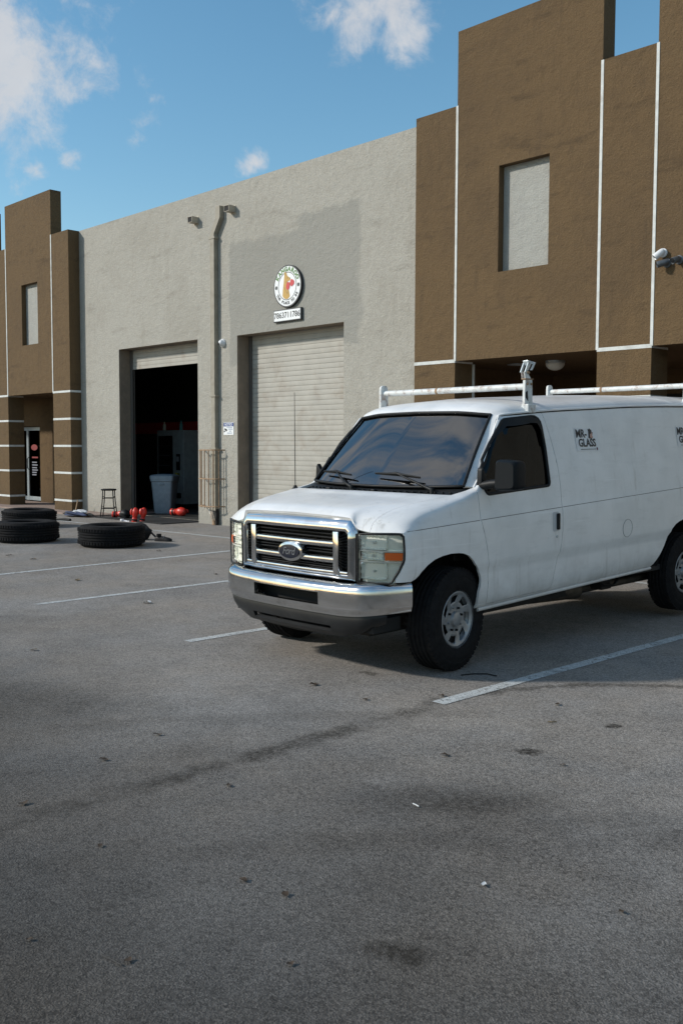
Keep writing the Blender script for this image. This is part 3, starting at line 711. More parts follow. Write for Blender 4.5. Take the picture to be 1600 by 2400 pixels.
# gloves and clothing on the ground
M_REDL = mat('red glove leather', (.62, .035, .02), .38, var=.15)
def blobmesh(name, cen, rad, m, parent, seed=0, amp=.12, sub=3):
    rr = random.Random(seed); ph = [rr.uniform(0, 6) for _ in range(6)]
    bm = bmesh.new(); bmesh.ops.create_icosphere(bm, subdivisions=sub, radius=1)
    for v in bm.verts:
        c = v.co
        k = 1 + amp * (math.sin(3 * c.x + ph[0]) * math.cos(4 * c.y + ph[1]) + .6 * math.sin(6 * c.z + ph[2] + 3 * c.x) + .4 * math.sin(9 * c.y + ph[3]))
        v.co = Vector((c.x * rad[0] * k + cen[0], c.y * rad[1] * k + cen[1], max(.0, c.z * rad[2] * k + cen[2])))
    me = bpy.data.meshes.new(name); bm.to_mesh(me); bm.free()
    return link(name, me, m, parent, 70)
def glove(loc, rz, label, s=1.0, tip=0., stand=0):
    o = empty('boxing_glove', loc, rz)
    if stand: o.rotation_euler = (R(90), R(-stand), rz)
    tag(o, label, 'glove', 'red boxing gloves')
    bm = bmesh.new(); bmesh.ops.create_icosphere(bm, subdivisions=3, radius=1)
    for v in bm.verts:
        x, y, z = v.co
        w = 1 - .30 * max(0, -x); h_ = 1 - .35 * max(0, -x)
        v.co = Vector((x * .15 * s, y * .085 * w * s, max(0, (z * .085 * h_ + .085 + tip * max(0, x) * .05)) * s))
    me = bpy.data.meshes.new('fist'); bm.to_mesh(me); bm.free(); link('fist', me, M_REDL, o, 70)
    blobmesh('thumb', (.03 * s, .095 * s, .085 * s), (.085 * s, .036 * s, .045 * s), M_REDL, o, 3, .05)
    MB().cyl((-.11 * s, 0, .075 * s), (-.23 * s, 0, .07 * s), .058 * s, .07 * s, 18).build('cuff', M_REDL, o, bevel=.006, smooth=50)
    MB().cyl((-.15 * s, 0, .073 * s), (-.19 * s, 0, .072 * s), .069 * s, .069 * s, 18).build('wrist_strap', M_BLACK, o, smooth=40)
    return o
glove((-19.80, 12.12, .01), R(35), 'red boxing glove lying left of the pair at the door jamb', 1.05)
glove((-18.70, 11.76, .19), R(60), 'nearer red boxing glove standing behind the truck tyre', 0.86, .0, 84)
glove((-18.60, 11.86, .19), R(95), 'farther red boxing glove standing by its twin behind the tyre', 0.86, .0, 80)
glove((-19.35, 13.42, .012), R(10), 'red boxing glove lying on the floor inside the doorway', 1.25)
hg = empty('headgear', (-19.58, 12.05, .01)); tag(hg, 'black padded headgear beside the red glove at the door jamb', 'headgear')
blobmesh('shell', (0, 0, .10), (.16, .13, .11), M_BLACK, hg, 5, .1)
MB().tube([(-.12, -.1, .05), (-.05, -.16, .03), (.08, -.14, .02), (.14, -.06, .04)], .014, 8, flat=.5).build('strap', M_BLACK, hg, smooth=60)
tw = empty('hand_wrap', (-19.0, 11.62, .0)); tag(tw, 'small white hand wrap dropped beside the red gloves', 'hand wrap')
MB().lathe([(.012, 0), (.04, 0), (.045, .01), (.045, .04), (.04, .05), (.012, .05)], 18, closed=True).build('roll', M_WHITE, tw, smooth=40)
MB().tube([(.04, 0, .02), (.1, .03, .008), (.17, .01, .006), (.22, .04, .005)], .02, 6, flat=.15).build('tail', M_WHITE, tw)
# crumpled clothes by the wall
ch = empty('clothes_heap', (-20.92, 11.58, .035)); tag(ch, 'crumpled navy and white clothes on the walkway by the wall', 'clothes')
blobmesh('navy_shirt', (0, 0, .03), (.34, .17, .075), mat('navy cloth', (.035, .05, .10), .9, var=.3), ch, 11, .28, 4)
blobmesh('white_towel', (.05, .05, .075), (.24, .13, .05), mat('white cloth', (.52, .54, .56), .9, var=.15), ch, 12, .3, 4)
blobmesh('black_sleeve', (.38, .12, .02), (.17, .05, .035), M_BLACKR, ch, 13, .25)
blobmesh('black_sleeve', (-.36, -.05, .02), (.15, .06, .03), M_BLACKR, ch, 14, .25)
bl = empty('black_strap', (-20.2, 10.62, 0)); tag(bl, 'black strap lying on the asphalt behind the left tyres', 'strap')
MB().tube([(-.5, -.12, .02), (-.2, -.03, .03), (0, .0, .02), (.25, .12, .03), (.42, .16, .02)], [.03, .025, .02, .03, .035], 8, flat=1).build('webbing', M_BLACKR, bl, smooth=60)
# black bag and shoe beside the middle tyre
bg_ = empty('black_bag', (-15.05, 9.52, 0), R(40)); tag(bg_, 'slumped black bag leaning behind the right tyre', 'bag')
blobmesh('body', (0, 0, .12), (.22, .15, .17), M_BLACKR, bg_, 21, .18)
MB().tube([(.1, 0, .22), (.22, -.03, .16), (.34, -.04, .05), (.42, 0, .02)], .018, 8, flat=.5).build('strap', M_BLACKR, bg_, smooth=60)
def shoe(loc, rz, label):
    o = empty('black_shoe', loc, rz); tag(o, label, 'shoe')
    prof = [(-.15, .035, .04), (-.13, .085, .042), (-.06, .075, .040), (0, .07, .043), (.06, .058, .05), (.11, .05, .05), (.15, .035, .036), (.165, .028, .012)]
    mb = MB(); P = []; n = 10
    for x, h_, w in prof: P += [(x, w * math.cos(math.pi * i / (n - 1)), .018 + h_ * math.sin(math.pi * i / (n - 1)) ** .8) for i in range(n)]
    mb.add(P, [(i * n + j, i * n + n + j, i * n + n + j + 1, i * n + j + 1) for i in range(len(prof) - 1) for j in range(n - 1)] + [tuple(range(n)), tuple(range((len(prof) - 1) * n, len(prof) * n))])
    mb.build('upper', M_BLACK, o, smooth=50)
    MB().prism([(-.155, -.035), (-.1, -.045), (.0, -.04), (.08, -.052), (.14, -.042), (.172, 0), (.14, .042), (.08, .052), (0, .04), (-.1, .045), (-.155, .035)], 0, .022, 'z').build('sole', M_BLACKR, o, bevel=.004)
    MB().lathe([(.03, 0), (.042, 0), (.044, .05), (.036, .055), (.03, .05)], 16, closed=True).xf(Matrix.Translation((-.085, 0, .075))).build('collar', M_BLACK, o, smooth=50)
    MB().tube([(.02, -.045, .05), (.015, 0, .092), (.02, .045, .05)], .009, 6).build('lace', M_GREYC, o)
shoe((-14.46, 9.66, 0), R(28), 'black shoe lying on the asphalt right of the tyre')

# stool
st = empty('bar_stool', (-20.30, 12.06, 0), R(48)); tag(st, 'black metal stool standing against the wall by the open door', 'stool')
MB().lathe([(.001, .665), (.165, .665), (.178, .655), (.178, .635), (.165, .625), (.001, .625)], 28).build('seat', M_BLACK, st, smooth=40)
for sx_ in (-1, 1):
    for sy_ in (-1, 1): MB().tube([(sx_ * .115, sy_ * .105, .625), (sx_ * .13, sy_ * .12, .35), (sx_ * .172, sy_ * .15, .0)], .0125, 8).build('leg', M_BLACK, st, smooth=50)
for z, w in ((.21, .145), (.45, .124)):
    for sy_ in (-1, 1):
        MB().cyl((-w, sy_ * w * .9, z), (w, sy_ * w * .9, z), .009, n=8).build('rung', M_BLACK, st, smooth=50)
        MB().cyl((sy_ * w, -w * .9, z + .03), (sy_ * w, w * .9, z + .03), .009, n=8).build('rung', M_BLACK, st, smooth=50)

# wood stick leaning at the pier foot
ws = tag(MB().obox((0, 0, .14), (.012, .0, 0), (0, .009, 0), (.045, .01, .15)).build('wood_stick', mat('weathered wood', (.33, .24, .15), .85, var=.25, vscale=25)), 'short wooden stick leaning in the corner beside the brown pier', 'stick')
ws.location = (-22.15, 12.25, .035)

# truck tyres laid flat
def tyre_profile(Rr, ri, w, bulge=.02):
    p = [(ri, .06 * w), (ri + .012, .02 * w), (ri + .05, -.01), (Rr - .12, -bulge * .6), (Rr - .05, .0), (Rr - .012, .055)]
    ng = 4; z0, z1 = .075, w - .075; gw = .010
    for i in range(ng):
        zc = z0 + (z1 - z0) * (i + .5) / ng
        p += [(Rr, zc - gw - .003), (Rr - .016, zc - gw * .6), (Rr - .016, zc + gw * .6), (Rr, zc + gw + .003)]
    p += [(Rr - .012, w - .055), (Rr - .05, w), (Rr - .12, w + bulge * .6), (ri + .05, w + .01), (ri + .012, .98 * w), (ri, .94 * w), (ri + .03, .85 * w), (ri + .16, .8 * w), (ri + .16, .2 * w), (ri + .03, .15 * w)]
    return p
def truck_tyre(x, y, tilt, label, rz=0):
    o = empty('truck_tyre', (x, y, .006), rz); tag(o, label, 'tyre', 'truck tyres laid flat on the asphalt')
    o.rotation_euler = (R(tilt), 0, rz)
    w = .33
    MB().lathe(tyre_profile(.545, .30, w), 88, closed=True).xf(Matrix.Translation((0, 0, .012))).build('carcass', M_RUBBER, o, smooth=35)
    tb = MB()
    for i in range(64):
        t = 2 * math.pi * i / 64
        for z, dz in ((.075, .05), (w - .05, .05)):
            tb.obox((.540 * math.cos(t), .540 * math.sin(t), z), Vector((math.cos(t), math.sin(t), 0)) * .011, Vector((-math.sin(t), math.cos(t), 0)) * .016, (0, 0, dz * .5))
    tr = tb.build('tread_block', M_RUBBER, o); tr['kind'] = 'stuff'
    return o
truck_tyre(-14.40, 8.60, 0, 'large black truck tyre lying flat nearest the van', .3)
truck_tyre(-16.08, 7.93, 0, 'black truck tyre lying flat, cut by the left picture edge', 1.0)
truck_tyre(-19.05, 9.45, 1.5, 'black truck tyre lying behind another, below the glass entrance door', 2.0)

# litter
M_LEAF = [mat('dry leaf a', (.055, .035, .02), .8, var=.3, vscale=60), mat('dry leaf b', (.16, .12, .07), .8, var=.3, vscale=60), mat('paper scrap', (.55, .56, .56), .8)]
def leaf(x, y, s, k, label, grp='dry leaves scattered on the asphalt', cat='leaf', name='dry_leaf'):
    rr = random.Random(int(x * 991 + y * 577)); a = rr.uniform(0, 6.28); pts = []
    n = 9; P = []
    for i in range(n):
        t = i / (n - 1); w = math.sin(math.pi * t) ** .8 * .32 * s; xx = (t - .5) * s; z = .006 + .12 * s * math.sin(3 * t + a) ** 2
        P += [(xx, -w, z + .1 * s * rr.random()), (xx, 0, z), (xx, w, z + .12 * s * rr.random())]
    mb = MB().add(P, [(3 * i + j, 3 * i + 3 + j, 3 * i + 4 + j, 3 * i + 1 + j) for i in range(n - 1) for j in (0, 1)])
    o = mb.build(name, M_LEAF[k], smooth=60); o.location = (x, y, 0); o.rotation_euler = (0, 0, a); tag(o, label, cat, grp)
def gp(px, py):   # a spot on the ground seen at this place of the photograph
    d = fw + r2 * ((px - 800) / 2301.85) - u2 * ((py - 1200) / 2301.85); t = -CAM_H / d.z
    return d.x * t, d.y * t
for i, (px, py, s, k) in enumerate([(22, 1303, .10, 0), (78, 1312, .11, 1), (182, 1361, .10, 1), (372, 1292, .09, 0), (505, 1347, .07, 0), (735, 1607, .07, 0), (737, 1605, .05, 0), (370, 1724, .05, 0), (244, 1783, .05, 0), (535, 1843, .04, 0),
                                   (56, 1886, .05, 0), (570, 2066, .04, 0), (668, 2100, .04, 0), (1034, 1632, .05, 0), (1042, 1772, .05, 0), (1305, 1653, .05, 0), (680, 2263, .03, 0), (300, 2255, .035, 0), (70, 2205, .025, 0), (1318, 1795, .03, 0), (855, 1641, .05, 0), (1455, 2140, .03, 0), (80, 1525, .06, 1), (235, 1985, .03, 0)]):
    x, y = gp(px, py); leaf(x, y, s, k, 'small dry leaf lying on the asphalt')
x, y = gp(345, 1414); leaf(x, y, .11, 2, 'crumpled white paper scrap on the asphalt between the bay lines', None, 'paper', 'paper_scrap')
x, y = gp(1133, 2077); leaf(x, y, .035, 2, 'tiny white paper scrap on the open asphalt in the foreground', None, 'paper', 'paper_scrap')
def twig(pts, r, m, name, label, cat):
    P = [Vector((*gp(*p), .006)) for p in pts]
    mb = MB().tube(P, r, 6); return tag(mb.build(name, m), label, cat)
twig([(1080, 1584), (1110, 1581), (1140, 1581), (1163, 1586)], .0045, M_BLACK, 'black_wire', 'thin black wire lying on the asphalt near the front tyre', 'wire')
twig([(1283, 1693), (1292, 1694), (1303, 1693)], .0035, M_LEAF[1], 'straw', 'pale straw lying right of the painted line end', 'straw')
twig([(967, 1886), (974, 1889), (981, 1893)], .003, M_LEAF[2], 'straw', 'pale straw on the dark stain in the foreground', 'straw')
twig([(240, 2243), (262, 2253), (286, 2266)], .002, M_BLACK, 'twig', 'thin dark twig at the lower left of the asphalt', 'twig')

# ================================================================== THE VAN
# local frame: x forward from the front axle, y to the driver's side, z up
VO = Vector((-5.54368, 5.62452, 0)); vy, vk = R(.697), R(.902)
F0 = Vector((-math.sin(vy), -math.cos(vy), 0)); VL = Vector((math.cos(vy), -math.sin(vy), 0))
VF = F0 * math.cos(vk) + Vector((0, 0, -math.sin(vk))); VU = Vector((0, 0, math.cos(vk))) + F0 * math.sin(vk)
van = bpy.data.objects.new('parked_van', None); C.objects.link(van)
van.matrix_world = Matrix(((VF.x, VL.x, VU.x, VO.x), (VF.y, VL.y, VU.y, VO.y), (VF.z, VL.z, VU.z, VO.z), (0, 0, 0, 1)))
tag(van, 'white cargo van with chrome grille and a roof rack parked in a marked bay', 'van')

def paint():
    m = bpy.data.materials.new('white van paint'); m.use_nodes = True
    n = Nt(m.node_tree); b = n.n['Principled BSDF']
    pos = n.node('ShaderNodeTexCoord').outputs['Object']; X, Y, Z = n.sep(pos)
    c = n.mix(n.rng(n.noise(pos, 2.2, 6, .6), .35, .7), (.79, .79, .785, 1), (.69, .695, .69, 1))
    mp = n.node('ShaderNodeMapping'); n.put(mp.inputs[0], pos); mp.inputs['Scale'].default_value = (1.2, 3, 6); mp.inputs['Rotation'].default_value = (0, R(9), 0)
    c = n.mix(n.m('MULTIPLY', n.rng(n.noise(mp.outputs[0], 2.6, 7, .65), .52, .72), .22), c, (.45, .45, .44, 1))
    grime = n.m('MULTIPLY', n.rng(n.m('ADD', Z, n.m('MULTIPLY', n.noise(pos, 5, 6, .65), .5)), 1.02, .52), .62)
    c = n.mix(grime, c, (.34, .325, .30, 1))
    mp3 = n.node('ShaderNodeMapping'); n.put(mp3.inputs[0], pos); mp3.inputs['Scale'].default_value = (9, 9, .7)
    drip_ = n.m('MULTIPLY', n.m('MULTIPLY', n.rng(n.noise(mp3.outputs[0], 1.5, 6, .65), .55, .72), n.rng(n.noise(pos, 1.6, 3), .42, .6)), n.rng(Z, 1.95, 1.2, .15, .5))
    c = n.mix(drip_, c, (.40, .385, .35, 1))
    mp4 = n.node('ShaderNodeMapping'); n.put(mp4.inputs[0], pos); mp4.inputs['Scale'].default_value = (.45, 1, 16); mp4.inputs['Rotation'].default_value = (0, R(-14), 0)
    scr = n.m('MULTIPLY', n.m('MULTIPLY', n.rng(n.noise(mp4.outputs[0], 2.2, 3, .5), .655, .70), n.rng(n.noise(pos, 1.1, 2), .5, .6)), .35)
    c = n.mix(scr, c, (.88, .89, .90, 1))
    spk = n.m('MULTIPLY', n.rng(n.voro(pos, 26), .11, .04), n.rng(n.noise(pos, 3, 3), .55, .66))
    c = n.mix(n.m('MULTIPLY', spk, .5), c, (.22, .19, .16, 1))
    n.put(b.inputs['Base Color'], c)
    n.put(b.inputs['Roughness'], n.rng(n.noise(pos, 4, 5, .6), .3, .7, .30, .46)); b.inputs['Coat Weight'].default_value = .35; b.inputs['Coat Roughness'].default_value = .12
    bn = n.node('ShaderNodeBump'); bn.inputs['Strength'].default_value = .12; bn.inputs['Distance'].default_value = .02; n.put(bn.inputs['Height'], n.noise(pos, 2.4, 2, .5)); n.l.new(bn.outputs[0], b.inputs['Normal'])
    return m
M_PAINT = paint()
M_CHROME = mat('chrome', (.66, .67, .68), .10, 1.0, var=.10, vscale=5, rvar=.06, tint=(.40, .37, .33), tscale=6, tamt=.35)
M_CHROMEB = mat('bumper chrome', (.60, .605, .61), .14, 1.0, var=.08, vscale=4, rvar=.07, tint=(.34, .31, .28), tscale=3.5, tamt=.45)
M_VALANCE = mat('valance plastic', (.016, .017, .018), .36, spec=.3, var=.2, vscale=6)
M_WSHIELD = glassmat('windshield glass', (.09, .11, .12), 1.0, .006, 2.5); M_SIDEGLASS = glassmat('tinted side glass', (.02, .019, .018), .38, .015)
M_LENS = glassmat('headlight lens', (1, 1, .985), 1.0, .01, 1.45); M_AMBER = mat('amber reflector', (.95, .20, .02), .25, coat=.5)
M_COVER = mat('wheel cover silver', (.32, .335, .35), .42, .55, var=.15, vscale=14, tint=(.12, .11, .10), tscale=9, tamt=.55)
M_UNDER = mat('underbody', (.02, .019, .018), .85, var=.3)
M_CLOTH = mat('seat cloth', (.06, .06, .062), .9)

def pchip(t, Y, ts):
    t = np.asarray(t, float); h = np.diff(t); d = np.diff(Y, axis=0) / h.reshape(-1, *[1] * (Y.ndim - 1))
    m = np.zeros_like(Y); m[0] = d[0]; m[-1] = d[-1]
    hh = h.reshape(-1, *[1] * (Y.ndim - 1))
    w1 = 2 * hh[1:] + hh[:-1]; w2 = hh[1:] + 2 * hh[:-1]
    same = d[:-1] * d[1:] > 0
    with np.errstate(divide='ignore', invalid='ignore'):
        hm = (w1 + w2) / (w1 / d[:-1] + w2 / d[1:])
    m[1:-1] = np.where(same, hm, 0)
    i = np.clip(np.searchsorted(t, ts, side='right') - 1, 0, len(t) - 2)
    s = ((ts - t[i]) / h[i]).reshape(-1, *[1] * (Y.ndim - 1)); H = h[i].reshape(-1, *[1] * (Y.ndim - 1))
    return Y[i] * (2 * s**3 - 3 * s**2 + 1) + H * m[i] * (s**3 - 2 * s**2 + s) + Y[i + 1] * (-2 * s**3 + 3 * s**2) + H * m[i + 1] * (s**3 - s**2)

rock = lambda x: .42 - .027 * x
crs = lambda x: .747 - .0175 * x
belt = lambda x: 1.102 - .038 * x
drip = lambda x: float(np.interp(-x, [.4, .58, 1.23, 2.49, 3.6, 4.7], [1.872, 1.892, 1.941, 1.997, 2.021, 2.02]))
def low(x, w=1.0):      # sill to belt, j0..j7
    r, c, b = rock(x), crs(x), belt(x)
    return [(x, .90 * w, r), (x, .962 * w, r + .014), (x, .984 * w, r + .10), (x, .986 * w, c - .03), (x, 1.004 * w, c + .012), (x, 1.012 * w, (c + b) / 2), (x, 1.006 * w, b - .02), (x, .998 * w, b + .01)]
def cargo(x, w=1.0):
    z = drip(x); b = belt(x)
    z8 = 1.36; z9 = 1.66
    return low(x, w) + [(x, .977 * w, z8), (x, .922 * w, z9), (x, .848 * w, z), (x, .775 * w, z + .050), (x, .52 * w, z + .098), (x, 0, z + .125)]
RINGS = []
def ring(low_x, upper, fix=None):
    r = low(low_x) + upper
    if fix:
        for k, p in fix.items(): r[k] = p
    RINGS.append(r); return len(RINGS) - 1
# j8..j13 for the nose, hood, screen
iF = ring(.58, [(.61, .935, 1.070), (.648, .85, 1.068), (.680, .752, 1.066), (.706, .660, 1.082), (.722, .600, 1.158), (.738, 0, 1.176)],
          {7: (.588, .984, 1.068), 6: (.580, .992, 1.045), 5: (.574, .996, .90), 4: (.600, .968, .79), 3: (.62, .94, .74), 2: (.60, .94, .6), 1: (.58, .93, .5), 0: (.58, .9, .45)})
ring(.545, [(.585, .938, 1.098), (.615, .850, 1.118), (.648, .757, 1.132), (.664, .665, 1.160), (.678, .560, 1.200), (.69, 0, 1.215)],
     {7: (.552, .994, 1.082), 4: (.565, .990, .79), 3: (.575, .972, .74)})
ring(.40, [(.42, .962, 1.165), (.42, .885, 1.200), (.43, .775, 1.222), (.44, .66, 1.236), (.45, .52, 1.247), (.455, 0, 1.256)])
ring(.18, [(.18, .968, 1.212), (.19, .905, 1.245), (.20, .82, 1.263), (.21, .66, 1.272), (.22, .42, 1.280), (.23, 0, 1.286)])
iH = ring(-.06, [(-.06, .975, 1.265), (-.07, .928, 1.292), (-.07, .862, 1.298), (-.03, .76, 1.300), (.04, .45, 1.306), (.075, 0, 1.310)])
iC = ring(-.075, [(-.08, .976, 1.270), (-.09, .930, 1.296), (-.09, .864, 1.302), (-.05, .76, 1.292), (.02, .45, 1.298), (.055, 0, 1.302)])
iB = ring(-.235, [(-.245, .957, 1.300), (-.275, .922, 1.335), (-.292, .884, 1.348), (-.234, .842, 1.356), (-.15, .45, 1.342), (-.115, 0, 1.338)])
ring(-.40, [(-.405, .932, 1.37), (-.42, .880, 1.505), (-.445, .850, 1.545), (-.395, .804, 1.545), (-.325, .44, 1.545), (-.292, 0, 1.545)])
ring(-.54, [(-.54, .946, 1.37), (-.56, .866, 1.645), (-.612, .812, 1.732), (-.555, .762, 1.728), (-.49, .43, 1.742), (-.462, 0, 1.746)])
iT = ring(-.66, [(-.66, .956, 1.36), (-.69, .872, 1.66), (-.738, .776, 1.899), (-.712, .724, 1.902), (-.648, .42, 1.926), (-.622, 0, 1.932)])
ring(-.72, [(-.73, .960, 1.36), (-.75, .880, 1.66), (-.785, .796, 1.908), (-.745, .735, 1.930), (-.690, .43, 1.962), (-.665, 0, 1.970)])
ring(-.86, [(-.86, .968, 1.36), (-.87, .896, 1.66), (-.90, .823, 1.919), (-.88, .765, 1.968), (-.86, .50, 2.012), (-.85, 0, 2.032)])
for x in (-1.25, -1.9, -2.6, -3.3, -4.0, -4.42): RINGS.append(cargo(x))
RINGS.append(cargo(-4.60, .985)); RINGS.append(cargo(-4.66, .95))
G = np.array(RINGS)                                   # ring, j, xyz
tj = np.concatenate([[0], np.cumsum(np.linalg.norm(np.diff(G, axis=1), axis=2).mean(0))])
ti = np.concatenate([[0], np.cumsum(np.linalg.norm(np.diff(G[:, 5:9], axis=0), axis=2).mean(1))])
def samples(t, step):
    out = []; idx = []
    for a, b in zip(t[:-1], t[1:]):
        k = max(1, int(round((b - a) / step))); idx.append(len(out)); out += [a + (b - a) * q / k for q in range(k)]
    idx.append(len(out)); out.append(t[-1]); return np.array(out), idx
sj, jI = samples(tj, .035); si, rI = samples(ti, .035)
A1 = pchip(tj, np.swapaxes(G, 0, 1), sj)               # j dense
S = pchip(ti, np.swapaxes(A1, 0, 1), si)               # ring dense, j dense, xyz
nR, nJ = S.shape[:2]

def patch(r0, r1, j0, j1, off=0., both=False):
    """body faces between rings r0..r1 and profile lines j0..j1 on the driver's half (or both halves)"""
    bm = bmesh.new()
    for sgn in ((1, -1) if both else (1,)):
        V = [[bm.verts.new((S[i, j, 0], sgn * S[i, j, 1], S[i, j, 2])) for j in range(j0, j1 + 1)] for i in range(r0, r1 + 1)]
        for i in range(r1 - r0):
            for j in range(j1 - j0):
                q = (V[i][j], V[i][j + 1], V[i + 1][j + 1], V[i + 1][j])
                try: bm.faces.new(q if sgn > 0 else q[::-1])
                except ValueError: pass
    bmesh.ops.remove_doubles(bm, verts=bm.verts, dist=1e-4)
    bm.normal_update()
    return bm
def orient(bm):   # outward: away from the middle of the van
    bm.normal_update()
    c = Vector((-1.8, 0, 1.1)); s = 0
    for f in bm.faces:
        d = f.calc_center_median() - c; d.x *= .15; s += f.normal.dot(d) * f.calc_area()
    if s < 0: bmesh.ops.reverse_faces(bm, faces=bm.faces)
    bm.normal_update()
def cut_line(bm, poly, closed=True):
    n = len(poly)
    for i in range(n if closed else n - 1):
        (x0, z0), (x1, z1) = poly[i], poly[(i + 1) % n]
        lo = (min(x0, x1) - .002, min(z0, z1) - .002); hi = (max(x0, x1) + .002, max(z0, z1) + .002)
        fs = []
        for f in bm.faces:
            xs = [v.co.x for v in f.verts]; zs = [v.co.z for v in f.verts]
            if max(xs) >= lo[0] and min(xs) <= hi[0] and max(zs) >= lo[1] and min(zs) <= hi[1]: fs.append(f)
        if not fs: continue
        geom = set(fs)
        for f in fs: geom.update(f.edges); geom.update(f.verts)
        bmesh.ops.bisect_plane(bm, geom=list(geom), dist=1e-5, plane_co=(x0, 0, z0), plane_no=(-(z1 - z0), 0, x1 - x0))
def inside(p, poly):
    x, z = p; r = False; n = len(poly)
    for i in range(n):
        (x0, z0), (x1, z1) = poly[i], poly[(i + 1) % n]
        if (z0 > z) != (z1 > z) and x < (x1 - x0) * (z - z0) / (z1 - z0) + x0: r = not r
    return r
def take(bm, test):
    """copy of bm with only the faces that pass"""
    b2 = bm.copy(); dead = [f for f in b2.faces if not test(f)]
    bmesh.ops.delete(b2, geom=dead, context='FACES'); b2.normal_update(); return b2
def flange(bm, depth=.02, shrink=0.):
    """turn the open edges inwards so that panels have thickness and gaps have depth"""
    bm.normal_update()
    be = [e for e in bm.edges if len(e.link_faces) == 1 and not all(abs(v.co.y) < 1e-3 for v in e.verts)]
    if shrink:
        mv = {}
        for e in be:
            f = e.link_faces[0]; d = (e.verts[1].co - e.verts[0].co)
            if d.length < 1e-6: continue
            inw = f.normal.cross(d).normalized()
            if inw.dot(f.calc_center_median() - (e.verts[0].co + e.verts[1].co) / 2) < 0: inw = -inw
            for v in e.verts: mv.setdefault(v, []).append(inw)
        for v, l in mv.items():
            a = sum(l, Vector()) / len(l)
            if a.length > .2: v.co += a.normalized() * shrink
    nrm = {v: v.normal.copy() for e in be for v in e.verts}
    r = bmesh.ops.extrude_edge_only(bm, edges=be)
    for v in [g_ for g_ in r['geom'] if isinstance(g_, bmesh.types.BMVert)]:
        near = min(nrm, key=lambda q: (q.co - v.co).length_squared) if len(nrm) < 1 else None
    # extruded verts keep the place of their source; push them along the averaged source normal
    src = {}
    for q, nn in nrm.items(): src[(round(q.co.x, 5), round(q.co.y, 5), round(q.co.z, 5))] = nn
    for v in [g_ for g_ in r['geom'] if isinstance(g_, bmesh.types.BMVert)]:
        nn = src.get((round(v.co.x, 5), round(v.co.y, 5), round(v.co.z, 5)))
        if nn: v.co -= nn * depth
def fin(bm, name, m, mirror=False, smooth=32):
    me = bpy.data.meshes.new(name)
    b2 = bm.copy()
    if mirror:
        for v in b2.verts: v.co.y *= -1
        bmesh.ops.reverse_faces(b2, faces=b2.faces)
    b2.to_mesh(me); b2.free()
    return link(name, me, m, van, smooth)

def rounded(poly, r, k=4):
    out = []; n = len(poly)
    for i in range(n):
        p = Vector(poly[i]); a = Vector(poly[i - 1]); b = Vector(poly[(i + 1) % n]); rr = r[i] if isinstance(r, (list, tuple)) else r
        da = (a - p); db = (b - p); rr_ = min(rr, da.length * .45, db.length * .45)
        p0 = p + da.normalized() * rr_; p1 = p + db.normalized() * rr_
        if rr <= 0: out.append(tuple(p)); continue
        for q in range(k + 1):
            t = q / k; out.append(tuple(p0 * (1 - t) ** 2 + p * 2 * t * (1 - t) + p1 * t * t))
    return out
DOOR = [(-.650, 1.882), (-.530, 1.773), (-.412, 1.643), (-.336, 1.540), (-.285, 1.430), (-.262, 1.325), (-.240, 1.111), (-.285, .973), (-.330, .80), (-.345, .735), (-.348, .60), (-.337, .455), (-1.150, .478), (-1.185, .500), (-1.273, .762), (-1.301, .962), (-1.307, 1.284), (-1.296, 1.491), (-1.266, 1.686), (-1.222, 1.850), (-1.205, 1.922), (-1.17, 1.930), (-.90, 1.9125), (-.72, 1.894)]
WIN = rounded([(-.745, 1.862), (-1.150, 1.896), (-1.160, 1.633), (-1.150, 1.331), (-.378, 1.292), (-.352, 1.353), (-.398, 1.498), (-.545, 1.675)], [.03, .09, .0, .03, .07, .0, .08, .0], 4)
ARCH_F = [(1.2, .0), (1.2, .722), (.50, .722), (.472, .734), (.425, .782), (.36, .827), (.285, .860), (.202, .878), (.11, .887), (.021, .884), (-.045, .874), (-.10, .853), (-.15, .814), (-.187, .774), (-.225, .738), (-.255, .700), (-.268, .668), (-.270, .637), (-.262, .600), (-.246, .565), (-.236, .50), (-.232, .40), (-.232, .0)]
ARCH_R = [(-2.80, .0), (-2.79, .50), (-2.83, .525), (-2.946, .621), (-3.01, .69), (-3.053, .752), (-3.085, .80), (-3.123, .845), (-3.18, .882), (-3.247, .904), (-3.34, .922), (-3.46, .930), (-3.58, .926), (-3.70, .912), (-3.80, .88), (-3.87, .83), (-3.92, .76), (-3.97, .68), (-4.04, .59), (-4.1, .52), (-4.12, .0)]
side = patch(0, nR - 1, 0, jI[10])
for poly in (DOOR, WIN, ARCH_F, ARCH_R): cut_line(side, poly)
cen = lambda f: (lambda c: (c.x, c.z))(f.calc_center_median())
in_win = lambda f: inside(cen(f), WIN)
in_door = lambda f: inside(cen(f), DOOR) and not in_win(f)
gone = lambda f: inside(cen(f), ARCH_F) or inside(cen(f), ARCH_R)
orient(side)
door = take(side, in_door); winb = take(side, in_win)
shell = take(side, lambda f: not (inside(cen(f), DOOR) or in_win(f) or gone(f)))
pil = patch(rI[iB], rI[iT], jI[10], jI[11]); orient(pil)
roof = patch(rI[iT], nR - 1, jI[10], jI[13], both=True); orient(roof)
hood = patch(0, rI[iH], jI[10], jI[13], both=True); orient(hood)
nW = rI[iT] - rI[iB]
def screen(i, j):      # i counts grid rows from the base; straight rulings with a slight bow
    t = i / nW; p = S[rI[iB], j] * (1 - t) + S[rI[iT], j] * t
    return p + np.array([.76, 0, .65]) * .012 * 4 * t * (1 - t)
for i_ in range(1, nW):
    for j_ in range(jI[11], nJ): S[rI[iB] + i_, j_] = screen(i_, j_)
